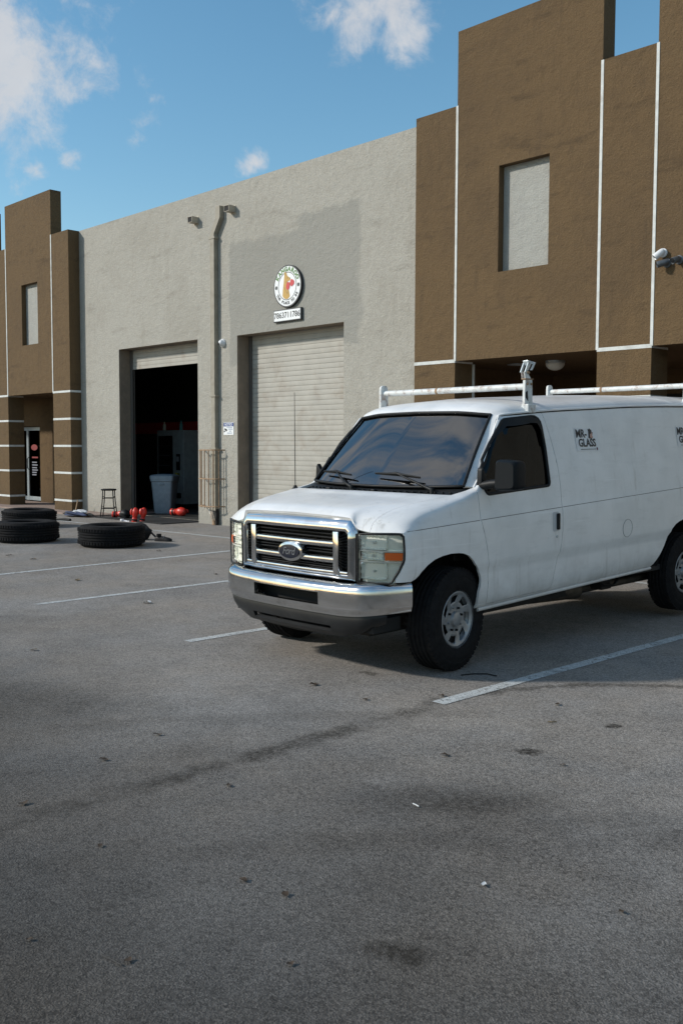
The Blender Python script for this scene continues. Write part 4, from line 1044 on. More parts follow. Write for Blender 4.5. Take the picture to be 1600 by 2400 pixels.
wsh = patch(rI[iB], rI[iT], jI[11], jI[13], both=True); orient(wsh)
cowl = patch(rI[iC], rI[iB], jI[10], jI[13], both=True); orient(cowl)
# side shell + pillar
for sgn, lab in ((1, "driver's side"), (-1, 'passenger side')):
    s2 = shell.copy(); flange(s2, .02); fin(s2, 'body_side', M_PAINT, sgn < 0); s2.free()
    p2 = pil.copy(); flange(p2, .02); fin(p2, 'pillar', M_PAINT, sgn < 0); p2.free()
    d2 = door.copy(); flange(d2, .03, .0055)
    dob = fin(d2, 'door', M_PAINT, sgn < 0); d2.free()
    w2 = winb.copy()
    for v in w2.verts: v.co.y -= .012
    wob = fin(w2, 'window', M_SIDEGLASS, sgn < 0); w2.free(); wob.parent = dob
    # seal and rain visor round the opening
    def onside(x, z):
        d_ = np.abs(S[:, :jI[10] + 1, 0] - x) + np.abs(S[:, :jI[10] + 1, 2] - z); i, j = np.unravel_index(np.argmin(d_), d_.shape); 
        jj = np.argmin(np.abs(S[i, :jI[10] + 1, 2] - z)); return float(np.interp(z, S[i, jI[1]:jI[10] + 1, 2], S[i, jI[1]:jI[10] + 1, 1]))
    seal = MB().tube([(x, sgn * (onside(x, z) + .001), z) for x, z in WIN], .013, 8, closed=True)
    seal.build('seal', M_BLACK, dob, smooth=60)
    vis = [(-.56, 1.70), (-.65, 1.79), (-.745, 1.858), (-.80, 1.870), (-.95, 1.880), (-1.06, 1.885), (-1.125, 1.870), (-1.152, 1.80), (-1.157, 1.66)]
    vb = MB(); P = []
    for i_, (x, z) in enumerate(vis):
        y_ = onside(x, z); cx, cz = -.80, 1.52; dx, dz = (cx - x), (cz - z); l = math.hypot(dx, dz); w_ = .055 * math.sin(math.pi * min(1, (i_ + .25) / 8.5)) + .008
        P += [(x, sgn * (y_ + .012), z), (x + dx / l * w_, sgn * (onside(x + dx / l * w_, z + dz / l * w_) + .020), z + dz / l * w_)]
    vb.add(P, [(2 * i_, 2 * i_ + 2, 2 * i_ + 3, 2 * i_ + 1) for i_ in range(len(vis) - 1)])
    if sgn > 0: vb.build('rain_visor', M_BLACK, dob, smooth=60)
    # door handle pocket, grip, lock
    y_ = sgn * 1.0125
    hb = MB(); 
    pts = rounded([(-1.155, .955), (-1.245, .955), (-1.245, 1.115), (-1.155, 1.115)], .02, 3)
    hb.add([(x, sgn * (onside(x, z) + .003), z) for x, z in pts], [tuple(range(len(pts)))]).build('handle_pocket', mat('handle pocket', (.50, .51, .52), .5) if 'handle pocket' not in MATS else MATS['handle pocket'], dob)
    MB().box((-1.238, min(sgn * 1.012, sgn * 1.032), .968), (-1.204, max(sgn * 1.012, sgn * 1.032), 1.102)).build('handle', M_BLACK, dob, bevel=.008)
    MB().cyl((-1.215, sgn * 1.005, .912), (-1.215, sgn * 1.017, .912), .011, n=14).build('lock', M_STEEL, dob)
    # seam along the belt
    for xa, xb, par in ((.56, -.232, van), (-.248, -1.297, dob), (-1.312, -4.58, van)):
        k = max(4, int((xa - xb) / .06)); P = []
        for i_ in range(k + 1):
            x = xa + (xb - xa) * i_ / k; z = belt(x) - .004
            y_ = sgn * (onside(x, z) + .0012); P += [(x, y_, z - .0022), (x, y_, z + .0022)]
        MB().add(P, [(2 * i_, 2 * i_ + 2, 2 * i_ + 3, 2 * i_ + 1) for i_ in range(k)]).build('belt_seam', M_GUIDE, par)
    # gutter along the roof edge
    P = [(S[i, jI[10], 0], sgn * (S[i, jI[10], 1] + .008), S[i, jI[10], 2] - .004) for i in range(rI[iB], nR - 2, 2)]
    MB().tube(P, .010, 6).build('drip_rail', M_PAINT, van, smooth=60)
    P = [(S[i, jI[10], 0], sgn * (S[i, jI[10], 1] + .010), S[i, jI[10], 2] - .015) for i in range(rI[iT], nR - 2, 2)]
    MB().tube(P, .0055, 5).build('gutter_shadow_gap', M_BLACK, van, smooth=60)
    # sill lip, wheel wells
    MB().tube([(x, sgn * .955, rock(x) - .004) for x in np.linspace(-.26, -2.80, 20)], .016, 8).build('sill', M_PAINT, van, smooth=60)
    for xc, rad, w0 in ((.02, .53, .50), (-3.48, .52, .5)):
        mb = MB(); n_ = 18; P = []
        for y1_ in (.94, .55):
            P += [(xc + rad * math.cos(t), sgn * y1_, .40 + rad * math.sin(t)) for t in [R(10 + 160 * i / (n_ - 1)) for i in range(n_)]]
        mb.add(P, [(i, i + 1, n_ + i + 1, n_ + i) for i in range(n_ - 1)] + [tuple(range(n_, 2 * n_))]).build('wheel_well', M_UNDER, van)
    # fuel door outline on the driver's side
    if sgn > 0:
        P = [(-2.306 + .078 * math.cos(t), onside(-2.306 + .078 * math.cos(t), .904 + .079 * math.sin(t)) + .001, .904 + .079 * math.sin(t)) for t in [2 * math.pi * i / 40 for i in range(40)]]
        fdo = MB().add(P, [tuple(range(40))]).build('fuel_door', M_PAINT, van)
        MB().tube(P, .0022, 5, closed=True).build('gap', mat('faint seam grey', (.22, .22, .22), .7), fdo)
fh = hood.copy(); flange(fh, .025, .003); fin(fh, 'hood', M_PAINT); fh.free()
fr_ = roof.copy(); flange(fr_, .02); fin(fr_, 'roof', M_PAINT, smooth=40); fr_.free()
for v in wsh.verts: v.co -= Vector((.012, 0, .008))
ws_o = fin(wsh, 'windshield', M_WSHIELD, smooth=80)
for v in cowl.verts: v.co.z -= .022
fin(cowl, 'cowl_panel', M_BLACK)
# cowl grille slots
for k in range(26):
    y_ = -.78 + k * .0624
    zz = 1.298 - .012; x_ = -.03 - .13 * (abs(y_) / .8) ** 2
    MB().obox((x_ - .035, y_, zz + .014 - .0), (.040, 0, .010), (0, .004, 0), (-.001, 0, .004)).build('cowl_rib', M_BLACKR, van)
# windshield rubber
loop = [(S[i, jI[11]]) for i in range(rI[iB], rI[iT] + 1, 2)] + [S[rI[iT], j] for j in range(jI[11], nJ)] 
loop = [Vector(p) for p in loop]
rgt = [Vector((p.x, -p.y, p.z)) for p in loop[::-1]][1:]
bot = [Vector(S[rI[iB], j]) for j in range(jI[11] + 1, nJ)]
botr = [Vector((p.x, -p.y, p.z)) for p in bot[:-1]][::-1] if False else []
top_loop = loop + rgt
b_l = [Vector((p[0], -p[1], p[2])) for p in [S[rI[iB], j] for j in range(jI[11] + 1, nJ)]] + [Vector(S[rI[iB], j]) for j in range(nJ - 2, jI[11], -1)]
MB().tube(top_loop + b_l, .012, 8, closed=True).build('gasket', M_BLACK, ws_o, smooth=60)

# rear face and floor
rear = MB(); P = [tuple(S[nR - 1, j]) for j in range(0, nJ, 2)]; P = P + [(p[0], -p[1], p[2]) for p in P[::-1]]
rear.add(P, [tuple(range(len(P)))]).build('rear_doors', M_PAINT, van)
MB().box((-4.62, -.88, .44), (-.42, .88, .49)).build('floor_pan', M_UNDER, van)
MB().box((-4.55, -.52, .26), (.45, -.40, .46)).box((-4.55, .40, .26), (.45, .52, .46)).build('frame_rail', M_UNDER, van)
MB().box((-.35, -.42, .28), (.42, .42, .62)).box((-.15, -.7, .3), (.12, .7, .40)).build('engine_cradle', M_UNDER, van, bevel=.02)
MB().cyl((-3.505, -.85, .385), (-3.505, .85, .385), .055, n=14).cyl((-3.505, -.13, .385), (-3.505, .13, .385), .15, n=18).cyl((-3.4, 0, .385), (-.5, 0, .42), .05, n=12).build('rear_axle', M_UNDER, van, smooth=40)
MB().tube([(-.6, .3, .30), (-1.6, .33, .30), (-2.4, .5, .30), (-3.0, .6, .32), (-4.4, .62, .36)], .035, 10).cyl((-1.7, .34, .3), (-2.3, .48, .3), .09, n=16).build('exhaust', mat('exhaust steel', (.10, .085, .07), .6, .6, var=.4), van, smooth=50)
MB().obox((-2.52, .60, .36), (.08, 0, 0), (0, .06, 0), (.02, 0, .07)).build('bracket', M_UNDER, van)
MB().tube([(-2.38, .66, .40), (-2.45, .68, .34), (-2.6, .70, .33), (-2.75, .68, .40)], .012, 8).build('hose', M_BLACK, van, smooth=60)

# ---- interior
MB().prism([(-.16, 1.26), (-.52, 1.33), (-.58, 1.27), (-.60, 1.0), (-.45, .8), (-.1, .8)], -.86, .86, 'y').build('dashboard', M_BLACK, van, bevel=.01)
for y_ in (-.42, .42):
    so = MB().box((-1.35, y_ - .26, .75), (-.80, y_ + .26, .93)).build('seat', M_CLOTH, van, bevel=.05, smooth=50)
    MB().obox((-1.33, y_, 1.24), (.07, 0, .015), (0, .24, 0), (-.07, 0, .33)).build('backrest', M_CLOTH, so, bevel=.05, smooth=50)
    MB().obox((-1.42, y_, 1.66), (.05, 0, .01), (0, .13, 0), (-.01, 0, .09)).build('headrest', M_CLOTH, so, bevel=.03, smooth=50)
tq = MB(); n_ = 28
cx = Vector((-.70, .42, 1.24)); ax1 = Vector((0, 1, 0)); ax2 = Vector((-.42, 0, .9)).normalized()
tq.tube([cx + (ax1 * math.cos(t) + ax2 * math.sin(t)) * .195 for t in [2 * math.pi * i / n_ for i in range(n_)]], .015, 8, closed=True)
tq.obox(cx, ax1 * .18, ax2 * .03, ax1.cross(ax2) * .02).build('steering_wheel', M_BLACK, van, smooth=50)
MB().prism([(-.93, .5), (.93, .5), (.93, 1.4), (.86, 1.7), (.79, 1.9), (-.79, 1.9), (-.86, 1.7), (-.93, 1.4)], -1.72, -1.70, 'x').build('bulkhead', M_INT, van)
MB().box((-.74, -.06, 1.80), (-.70, .16, 1.87)).build('rear_view_mirror', M_BLACK, van, bevel=.01)

# ---- grille
gr = empty('grille', parent=van)
GX = .745
def gy(y): return GX - .035 * (abs(y) / .64) ** 2       # slight bow in plan
def bar(y0_, y1_, z0, z1, x0, x1, n=10, nose=.5, name='bar', m=None, bev=.006):
    """bowed horizontal bar with a rounded nose"""
    mb = MB(); P = []
    for i in range(n + 1):
        y_ = y0_ + (y1_ - y0_) * i / n; o_ = gy(y_) - GX; zm = (z0 + z1) / 2
        pr = [(x0 + o_, z0), (x1 + o_ - .014, z0), (x1 + o_ - .003, z0 + (zm - z0) * .35), (x1 + o_, zm), (x1 + o_ - .004, z1 - (z1 - zm) * .35), (x1 + o_ - .016, z1), (x0 + o_, z1)]
        P += [(x, y_, z) for x, z in pr]
    k = 7
    mb.add(P, [(i * k + j, i * k + k + j, i * k + k + (j + 1) % k, i * k + (j + 1) % k) for i in range(n) for j in range(k)] + [tuple(range(k)), tuple(range(n * k, n * k + k))])
    return mb.build(name, m or M_CHROME, gr, smooth=40)
# surround: loop of cross-sections round a chamfered rectangle
out_l = [(-.645, .708), (.645, .708), (.650, 1.075), (.632, 1.118), (.590, 1.167), (-.590, 1.167), (-.632, 1.118), (-.650, 1.075)]
in_l = [(-.575, .752), (.575, .752), (.578, 1.040), (.566, 1.052), (.552, 1.060), (-.552, 1.060), (-.566, 1.052), (-.578, 1.040)]
def seg_loop(l, k=6):
    o_ = []
    for a, b in zip(l, l[1:] + l[:1]): o_ += [(a[0] + (b[0] - a[0]) * i / k, a[1] + (b[1] - a[1]) * i / k) for i in range(k)]
    return o_
lo_, li_ = seg_loop(out_l), seg_loop(in_l); nl = len(lo_)
mb = MB(); prs = [(0, -.06), (0, -.012), (.06, .006), (.35, .026), (.75, .030), (.95, .018), (1.0, .0), (1.0, -.07)]
P = []
for a, b in zip(lo_, li_):
    top_b = max(0, (a[1] - 1.05) / .11)
    for t, d in prs:
        y_ = a[0] + (b[0] - a[0]) * t; z_ = a[1] + (b[1] - a[1]) * t
        P.append((gy(y_) + d + top_b * (-.030 * (1 - t)), y_, z_))
k = len(prs)
mb.add(P, [(i * k + j, ((i + 1) % nl) * k + j, ((i + 1) % nl) * k + j + 1, i * k + j + 1) for i in range(nl) for j in range(k - 1)])
mb.build('surround', M_CHROME, gr, smooth=45)
bar(-.448, .448, .938, .988, .66, .762); bar(-.448, .448, .825, .872, .66, .766); bar(-.575, .575, .745, .778, .66, .765)
for s_ in (-1, 1):
    MB().box((.645, min(s_ * .445, s_ * .500), .752), (gy(.46) + .024, max(s_ * .445, s_ * .500), 1.058)).build('pillar', M_CHROME, gr, bevel=.0025, smooth=40)
    for z in np.linspace(.795, 1.035, 12):
        MB().box((.655, min(s_ * .501, s_ * .578), z - .004), (.690, max(s_ * .501, s_ * .578), z + .004)).build('vent_fin', M_BLACK, gr)
for z in (1.035, 1.008, .918, .897, .805, .788):
    MB().box((.655, -.445, z - .004), (.715, .445, z + .004)).build('fin', M_BLACK, gr)
MB().box((.62, -.60, .71), (.652, .60, 1.10)).build('backing', M_BLACKR, gr)
# oval badge
bd = empty('badge', (0, 0, 0), parent=gr)
def oval(a, b, x0, x1, m, name, dome=0.):
    mb = MB(); n_ = 48; rs = [0, .35, .7, .9, 1.0]; P = [(x1 + dome, 0, 0)]
    for q in rs[1:]: P += [(x1 + dome * (1 - q * q), a * q * math.cos(2 * math.pi * i / n_), b * q * math.sin(2 * math.pi * i / n_)) for i in range(n_)]
    P += [(x0, a * math.cos(2 * math.pi * i / n_), b * math.sin(2 * math.pi * i / n_)) for i in range(n_)]
    F_ = [(0, 1 + i, 1 + (i + 1) % n_) for i in range(n_)] + [(1 + q * n_ + i, 1 + q * n_ + n_ + i, 1 + q * n_ + n_ + (i + 1) % n_, 1 + q * n_ + (i + 1) % n_) for q in range(4) for i in range(n_)]
    mb.add(P, F_).xf(Matrix.Translation((0, 0, .882))); return mb.build(name, m, bd, smooth=40)
oval(.138, .072, .70, .776, M_CHROME, 'rim', .012)
oval(.112, .052, .77, .7885, mat('badge navy', (.006, .009, .02), .3, coat=.2), 'field', .003)
tm = text_mesh('Ford', .078, .001, .0004, .32, .92)
mesh_to_mb(tm, Matrix.Translation((.7928, 0, .884)) @ Matrix(((0, 0, 1, 0), (1, 0, 0, 0), (0, 1, 0, 0), (0, 0, 0, 1)))).build('script', mat('badge script', (.16, .17, .19), .4, .5), bd)

# ---- headlights
def headlight(sgn):
    hl = empty('headlight', parent=van)
    Y = lambda y: sgn * y
    def hx(y, z):   # lens plan: wraps back towards the fender
        t = (y - .66) / .33; return .715 - .028 * t - .105 * max(0, t) ** 2.4
    outl = [(.662, .708), (.662, 1.052), (.80, 1.058), (.965, 1.062), (.985, 1.045), (.990, .96), (.988, .885), (.958, .80), (.918, .722), (.90, .712)]
    # lens as grid clipped to the outline rows
    def yr(z):   # outer limit at height z
        return float(np.interp(z, [.708, .722, .80, .885, .96, 1.045, 1.062], [.90, .918, .958, .988, .990, .985, .965]))
    zs = list(np.linspace(.710, 1.055, 13)); ny = 14
    def sheet(dx, name, m, wave=None):
        P = []
        for z in zs:
            e = yr(z)
            for i in range(ny + 1):
                y_ = .662 + (e - .662) * i / ny; P.append((hx(y_, z) + dx + (wave(y_, z) if wave else 0), Y(y_), z))
        fs = [(a * (ny + 1) + i, a * (ny + 1) + i + 1, (a + 1) * (ny + 1) + i + 1, (a + 1) * (ny + 1) + i) for a in range(len(zs) - 1) for i in range(ny)]
        return MB().add(P, fs).build(name, m, hl, smooth=60)
    sheet(.0, 'lens', M_LENS)
    sheet(-.055, 'housing', mat('headlight bezel', (.90, .92, .84), .2, .12) if 'headlight bezel' not in MATS else MATS['headlight bezel'])
    # black gasket outline
    loop_ = [(hx(y, z) - .002, Y(y), z) for y, z in seg_loop(outl, 3)]
    MB().tube(loop_, .0085, 6, closed=True).build('gasket', M_BLACK, hl, smooth=60)
    # reflectors: stacked bowls
    def bowl(y0_, y1_, z0, z1, depth, name):
        n_, q_ = 14, 8; P = []
        cy, cz = (y0_ + y1_) / 2, (z0 + z1) / 2
        for a in range(q_ + 1):
            v_ = a / q_
            for i in range(n_ + 1):
                u_ = i / n_; y_ = y0_ + (y1_ - y0_) * u_; z_ = z0 + (z1 - z0) * v_
                d_ = depth * (1 - (2 * u_ - 1) ** 2) ** .6 * (1 - (2 * v_ - 1) ** 2) ** .6
                d_ += .022 * (i % 2) * (1 - .6 * abs(2 * v_ - 1)) + .004 * (a % 3)
                P.append((hx(y_, z_) - .022 - d_, Y(y_), z_))
        MB().add(P, [(a * (n_ + 1) + i, a * (n_ + 1) + i + 1, (a + 1) * (n_ + 1) + i + 1, (a + 1) * (n_ + 1) + i) for a in range(q_) for i in range(n_)]).build(name, M_REFL, hl)
        MB().cyl((hx(cy, cz) - .02 - depth, Y(cy), cz), (hx(cy, cz) - .03, Y(cy), cz), .011, .009, 12).build('bulb', M_BULB, hl, smooth=50)
    bowl(.672, .872, .735, .852, .075, 'low_beam_reflector')
    bowl(.672, .872, .945, 1.045, .07, 'high_beam_reflector')
    bowl(.680, .850, .872, .930, .035, 'signal_reflector')
    for z in (.862, .937):
        MB().add([(hx(y_, z) - d_, Y(y_), z + e_) for y_ in np.linspace(.668, yr(z) - .012, 9) for d_, e_ in ((.014, -.005), (.014, .005), (.06, .005), (.06, -.005))],
                 [(i * 4 + j, i * 4 + 4 + j, i * 4 + 4 + (j + 1) % 4, i * 4 + (j + 1) % 4) for i in range(8) for j in range(4)]).build('divider', M_REFL, hl)
    P = [(hx(y_, z) - d_, Y(y_), z) for d_ in (.008, .03) for z in (.875, .928) for y_ in np.linspace(.872, .980, 6)]
    MB().add(P, [(i, i + 1, 7 + i, 6 + i) for i in range(5)] + [(i, i + 1, 13 + i, 12 + i) for i in range(5)] + [(6 + i, 7 + i, 19 + i, 18 + i) for i in range(5)]).build('side_marker', M_AMBER, hl, smooth=60)
M_REFL = mat('reflector', (.96, .98, .94), .14, .4); M_BULB = mat('bulb glass', (.75, .76, .72), .15, coat=.5)
headlight(1); headlight(-1)

# ---- bumper: section swept along its plan curve
def bplan(y):
    a = abs(y); return .842 - .055 * (a / .75) ** 2.2 - (.235 * ((a - .72) / .27) ** 2.0 if a > .72 else 0)
ys = np.concatenate([np.linspace(-.992, -.70, 16), np.linspace(-.68, .68, 36), np.linspace(.70, .992, 16)])
def inset(y, d):     # point d metres inside the bumper's plan curve
    sl = (bplan(min(y + .004, .992)) - bplan(max(y - .004, -.992))) / (min(y + .004, .992) - max(y - .004, -.992)); k = math.hypot(1, sl)
    return bplan(y) - d / k, y + d * sl / k
def lift(y): return .028 * max(0, (abs(y) - .55) / .44) ** 1.5
def bsec(y, slot):
    x = bplan(y); l = lift(y); zt = .665 + l; zb = .455 + l * 1.6
    return [(.07, zt + .033), (.045, zt + .030), (.022, zt + .020), (.006, zt + .002), (0, zt - .022), (-.002, .619 + l * .4), (0, .528 + l * .8), (.004, zb + .045), (.018, zb + .028), (.022, zb + .008), (.05, zb)]
    return [(x - .10, zt + .035), (x - .055, zt + .032), (x - .022, zt + .020), (x - .006, zt + .002), (x, zt - .022), (x + .002, .619 + l * .4), (x, .528 + l * .8), (x - .004, zb + .045), (x - .018, zb + .028), (x - .022, zb + .008), (x - .05, zb)]
mb = MB(); P = []
for y in ys:
    # normal of plan curve pulls the section inwards at the ends
    P += [(*inset(y, d), z) for d, z in bsec(y, 0)]
k = 11; fs = []
for i in range(len(ys) - 1):
    for j in range(k - 1):
        if j == 5 and -.372 < (ys[i] + ys[i + 1]) / 2 < .372: continue
        fs.append((i * k + j, i * k + k + j, i * k + k + j + 1, i * k + j + 1))
bp = mb.add(P, fs)
bm = bmesh.new(); me = bpy.data.meshes.new('b'); me.from_pydata(bp.v, [], bp.f); bm.from_mesh(me); bmesh.ops.recalc_face_normals(bm, faces=bm.faces)
bm.normal_update()
if sum(f.normal.x for f in bm.faces) < 0: bmesh.ops.reverse_faces(bm, faces=bm.faces)
flange(bm, .03)
bump_o = fin(bm, 'bumper', M_CHROMEB, smooth=50); bm.free()
MB().box((.66, -.42, .47), (.69, .42, .66)).build('slot_backing', M_BLACKR, bump_o)
# lower valance
vs_sec = [(-.012, .0), (-.004, -.03), (-.012, -.075), (-.03, -.115), (-.06, -.145)]
yv = np.linspace(-.90, .90, 49); mb = MB(); P = []
for y in yv:
    x = bplan(y) - .028; zb = .462 + lift(y) * 1.6; s_ = 1.12 if abs(y) < .55 else 1.12 - .55 * (abs(y) - .55) / .35
    P += [(*inset(y, .028 - dx), zb + dz * s_) for dx, dz in vs_sec]
k = 5; fs = []
for i in range(len(yv) - 1):
    yc = (yv[i] + yv[i + 1]) / 2
    for j in range(k - 1):
        slot = (j == 2 and abs(yc) < .44)
        if not slot: fs.append((i * k + j, i * k + k + j, i * k + k + j + 1, i * k + j + 1))
mb.add(P, fs); me = bpy.data.meshes.new('v'); me.from_pydata(mb.v, [], mb.f); bm = bmesh.new(); bm.from_mesh(me); bm.normal_update()
if sum(f.normal.x for f in bm.faces) < 0: bmesh.ops.reverse_faces(bm, faces=bm.faces)
flange(bm, .03); fin(bm, 'valance', M_VALANCE, smooth=40); bm.free()
MB().box((.40, -.78, .345), (.68, .78, .44)).build('air_dam_back', M_BLACKR, van)
MB().tube([(.60, -.55, .33), (.62, -.45, .285), (.62, -.1, .275), (.60, .2, .285), (.55, .3, .31)], .028, 8).box((.40, -.35, .27), (.56, .2, .33)).build('tow_hook', M_UNDER, van, smooth=50)

# ---- mirrors
for sgn in (1, -1):
    mo = empty('mirror', parent=van)
    if sgn < 0: mo.matrix_local = Matrix.Translation((-.50, -.965, 0)) @ Matrix.Rotation(R(-80), 4, 'Z') @ Matrix.Translation((.36, 1.02, 0)) @ Matrix.Translation((0, 0, 0))
    Y = lambda y: sgn * y
    mb = MB(); P = []
    secs_ = [(-.30, .84), (-.315, .96), (-.35, 1.0), (-.41, 1.0), (-.435, .96)]
    for x, s_ in secs_:
        pts = rounded([(1.168 - .102 * s_, 1.322 + .0), (1.168 + .102 * s_, 1.335), (1.168 + .100 * s_, 1.548), (1.168 - .088 * s_, 1.562)], .035, 4)
        P += [(x, Y(y), 1.44 + (z - 1.44) * s_) for y, z in pts]
    n_ = len(pts)
    mb.add(P, [(i * n_ + j, i * n_ + n_ + j, i * n_ + n_ + (j + 1) % n_, i * n_ + (j + 1) % n_) for i in range(4) for j in range(n_)] + [tuple(range(n_)), tuple(range(4 * n_, 5 * n_))])
    mb.build('head', M_GLOSSK, mo, smooth=40)
    mb = MB(); pts = rounded([(1.09, 1.345), (1.25, 1.35), (1.248, 1.535), (1.10, 1.545)], .03, 4); mb.add([(-.437, Y(y), z) for y, z in pts], [tuple(range(len(pts)))]).build('mirror_glass', M_CHROME, mo)
    MB().tube([(-.345, Y(.925), 1.362), (-.345, Y(.965), 1.365), (-.345, Y(1.02), 1.375), (-.355, Y(1.08), 1.38)], .034, 10).build('arm', M_BLACK, mo, smooth=60)
    MB().prism([(-.312, 1.345), (-.43, 1.315), (-.44, 1.34), (-.335, 1.50), (-.322, 1.48)], Y(.900), Y(.950), 'y').build('sail', M_BLACK, mo, bevel=.008, smooth=50)

# ---- wheels
def wheel(x, y, sgn, steer, name='wheel'):
    o = empty(name, (x, y, .385), parent=van)
    o.rotation_euler = (0, 0, steer)
    rotm = Matrix.Rotation(R(-90 * sgn), 4, 'X')      # local z -> outwards
    w = .235; Rr = .386; ri = .212
    p = [(ri, -.10), (ri + .02, -.112), (.30, -.122), (.345, -.115), (Rr - .012, -.095)]
    for zc in (-.055, -.018, .018, .055): p += [(Rr, zc - .014), (Rr - .011, zc - .007), (Rr - .011, zc + .007), (Rr, zc + .014)]
    p += [(Rr - .012, .095), (.345, .115), (.325, .119), (.318, .116), (.30, .122), (.255, .121), (ri + .02, .112), (ri, .10)]
    MB().lathe(p, 72).xf(rotm).build('tyre', M_RUBBER, o, smooth=30)
    tb = MB()
    for i in range(56):
        t = 2 * math.pi * i / 56
        for z in (-.088, .088): tb.obox((.3755 * math.cos(t), .3755 * math.sin(t), z), Vector((math.cos(t), math.sin(t), 0)) * .008, Vector((-math.sin(t), math.cos(t), 0)) * .014, (0, 0, .012))
    tt = tb.xf(rotm).build('tread_block', M_RUBBER, o); tt['kind'] = 'stuff'
    MB().lathe([(ri, -.1), (.17, -.08), (.17, .04), (ri - .005, .085), (ri + .004, .104)], 48).xf(rotm).build('rim', M_COVER, o, smooth=40)
    MB().lathe([(.001, .045), (.195, .055)], 40).xf(rotm).build('backing', M_BLACKR, o)
    # cover with seven swept windows
    n_ = 84; radii = [(.0, .105), (.030, .104), (.052, .098), (.060, .078), (.085, .074), (.110, .078), (.128, .083), (.178, .090), (.190, .096), (.200, .102), (.208, .100)]
    mb = MB(); P = []
    for r_, z in radii:
        sw = -(r_ - .128) * 3.2
        P += [(r_ * math.cos(2 * math.pi * i / n_ + sw), r_ * math.sin(2 * math.pi * i / n_ + sw), z) for i in range(n_)]
    fs = []
    for q in range(len(radii) - 1):
        for i in range(n_):
            ph = i % 12
            if q == 6 and 3 <= ph <= 9: continue
            fs.append((q * n_ + i, q * n_ + (i + 1) % n_, q * n_ + n_ + (i + 1) % n_, q * n_ + n_ + i))
    mb.add(P, fs).xf(rotm)
    co = mb.build('wheel_cover', M_COVER, o, smooth=35, weld=True)
    sol = co.modifiers.new('thick', 'SOLIDIFY'); sol.thickness = .006; sol.offset = -1
    for i in range(8):
        t = 2 * math.pi * (i + .3) / 8
        lb = MB().cyl((.088 * math.cos(t), .088 * math.sin(t), .066), (.088 * math.cos(t), .088 * math.sin(t), .092), .0105, .009, 6); lb.xf(rotm).build('lug_nut', M_BLACK if i % 3 else M_COVER, o)
    return o
wheel(0, .866, 1, R(8)); wheel(0, -.866, -1, R(8)); wheel(-3.505, .846, 1, 0); wheel(-3.505, -.846, -1, 0)

# ---- wipers, washer jets, antenna
def wiper(y0_, base, tip, label):
    w = empty('wiper', parent=van)
    def on(y, t):    # point on the screen: t 0 base .. 1 top
        xb = -.115 - .12 * (abs(y) / .84) ** 2; xt = -.622 - .09 * (abs(y) / .72) ** 2
        return Vector((xb + (xt - xb) * t + .028, y, 1.340 + .02 * (abs(y) / .84) ** 2 + (1.93 - 1.34) * t + .022))
    b0 = on(base[0], base[1]); b1 = on(tip[0], tip[1]); mid = (b0 + b1) / 2
    piv = Vector((-.055 - .12 * (abs(y0_) / .8) ** 2, y0_, 1.325))
    MB().tube([piv, piv + Vector((-.01, (mid.y - piv.y) * .3, .035)), mid + Vector((.012, 0, .016))], [.017, .011, .007], 8).build('arm', M_GREYC if False else M_BLACK, w, smooth=60)
    MB().tube([b0, b0.lerp(b1, .35) + Vector((.006, 0, .008)), mid + Vector((.012, 0, .014)), b0.lerp(b1, .65) + Vector((.006, 0, .008)), b1], [.005, .008, .012, .008, .005], 6).build('bridge', M_BLACK, w, smooth=60)
    MB().tube([b0 - Vector((.006, 0, .006)), mid - Vector((.004, 0, .004)), b1 - Vector((.006, 0, .006))], .006, 6).build('blade', M_BLACKR, w)
    MB().cyl(piv - Vector((0, 0, .03)), piv + Vector((0, 0, .014)), .02, .016, 12).build('pivot_cap', M_BLACK, w, smooth=50)
wiper(.62, (-.02, .135), (.46, .085), 'driver'); wiper(-.20, (-.72, .11), (-.30, .10), 'passenger')
for y_ in (-.42, .1): MB().box((-.035, y_ - .02, 1.300), (.0, y_ + .02, 1.318)).build('washer_jet', M_BLACK, van, bevel=.004)
an = empty('antenna', (-.06, -.905, 1.285), parent=van)
MB().lathe([(.001, .035), (.012, .034), (.018, .02), (.034, .0), (.034, -.01)], 18).build('foot', M_BLACK, an, smooth=60)
MB().cyl((0, 0, .03), (-.012, -.01, .84), .0038, .0022, 8).build('mast', M_BLACK, an, smooth=60)

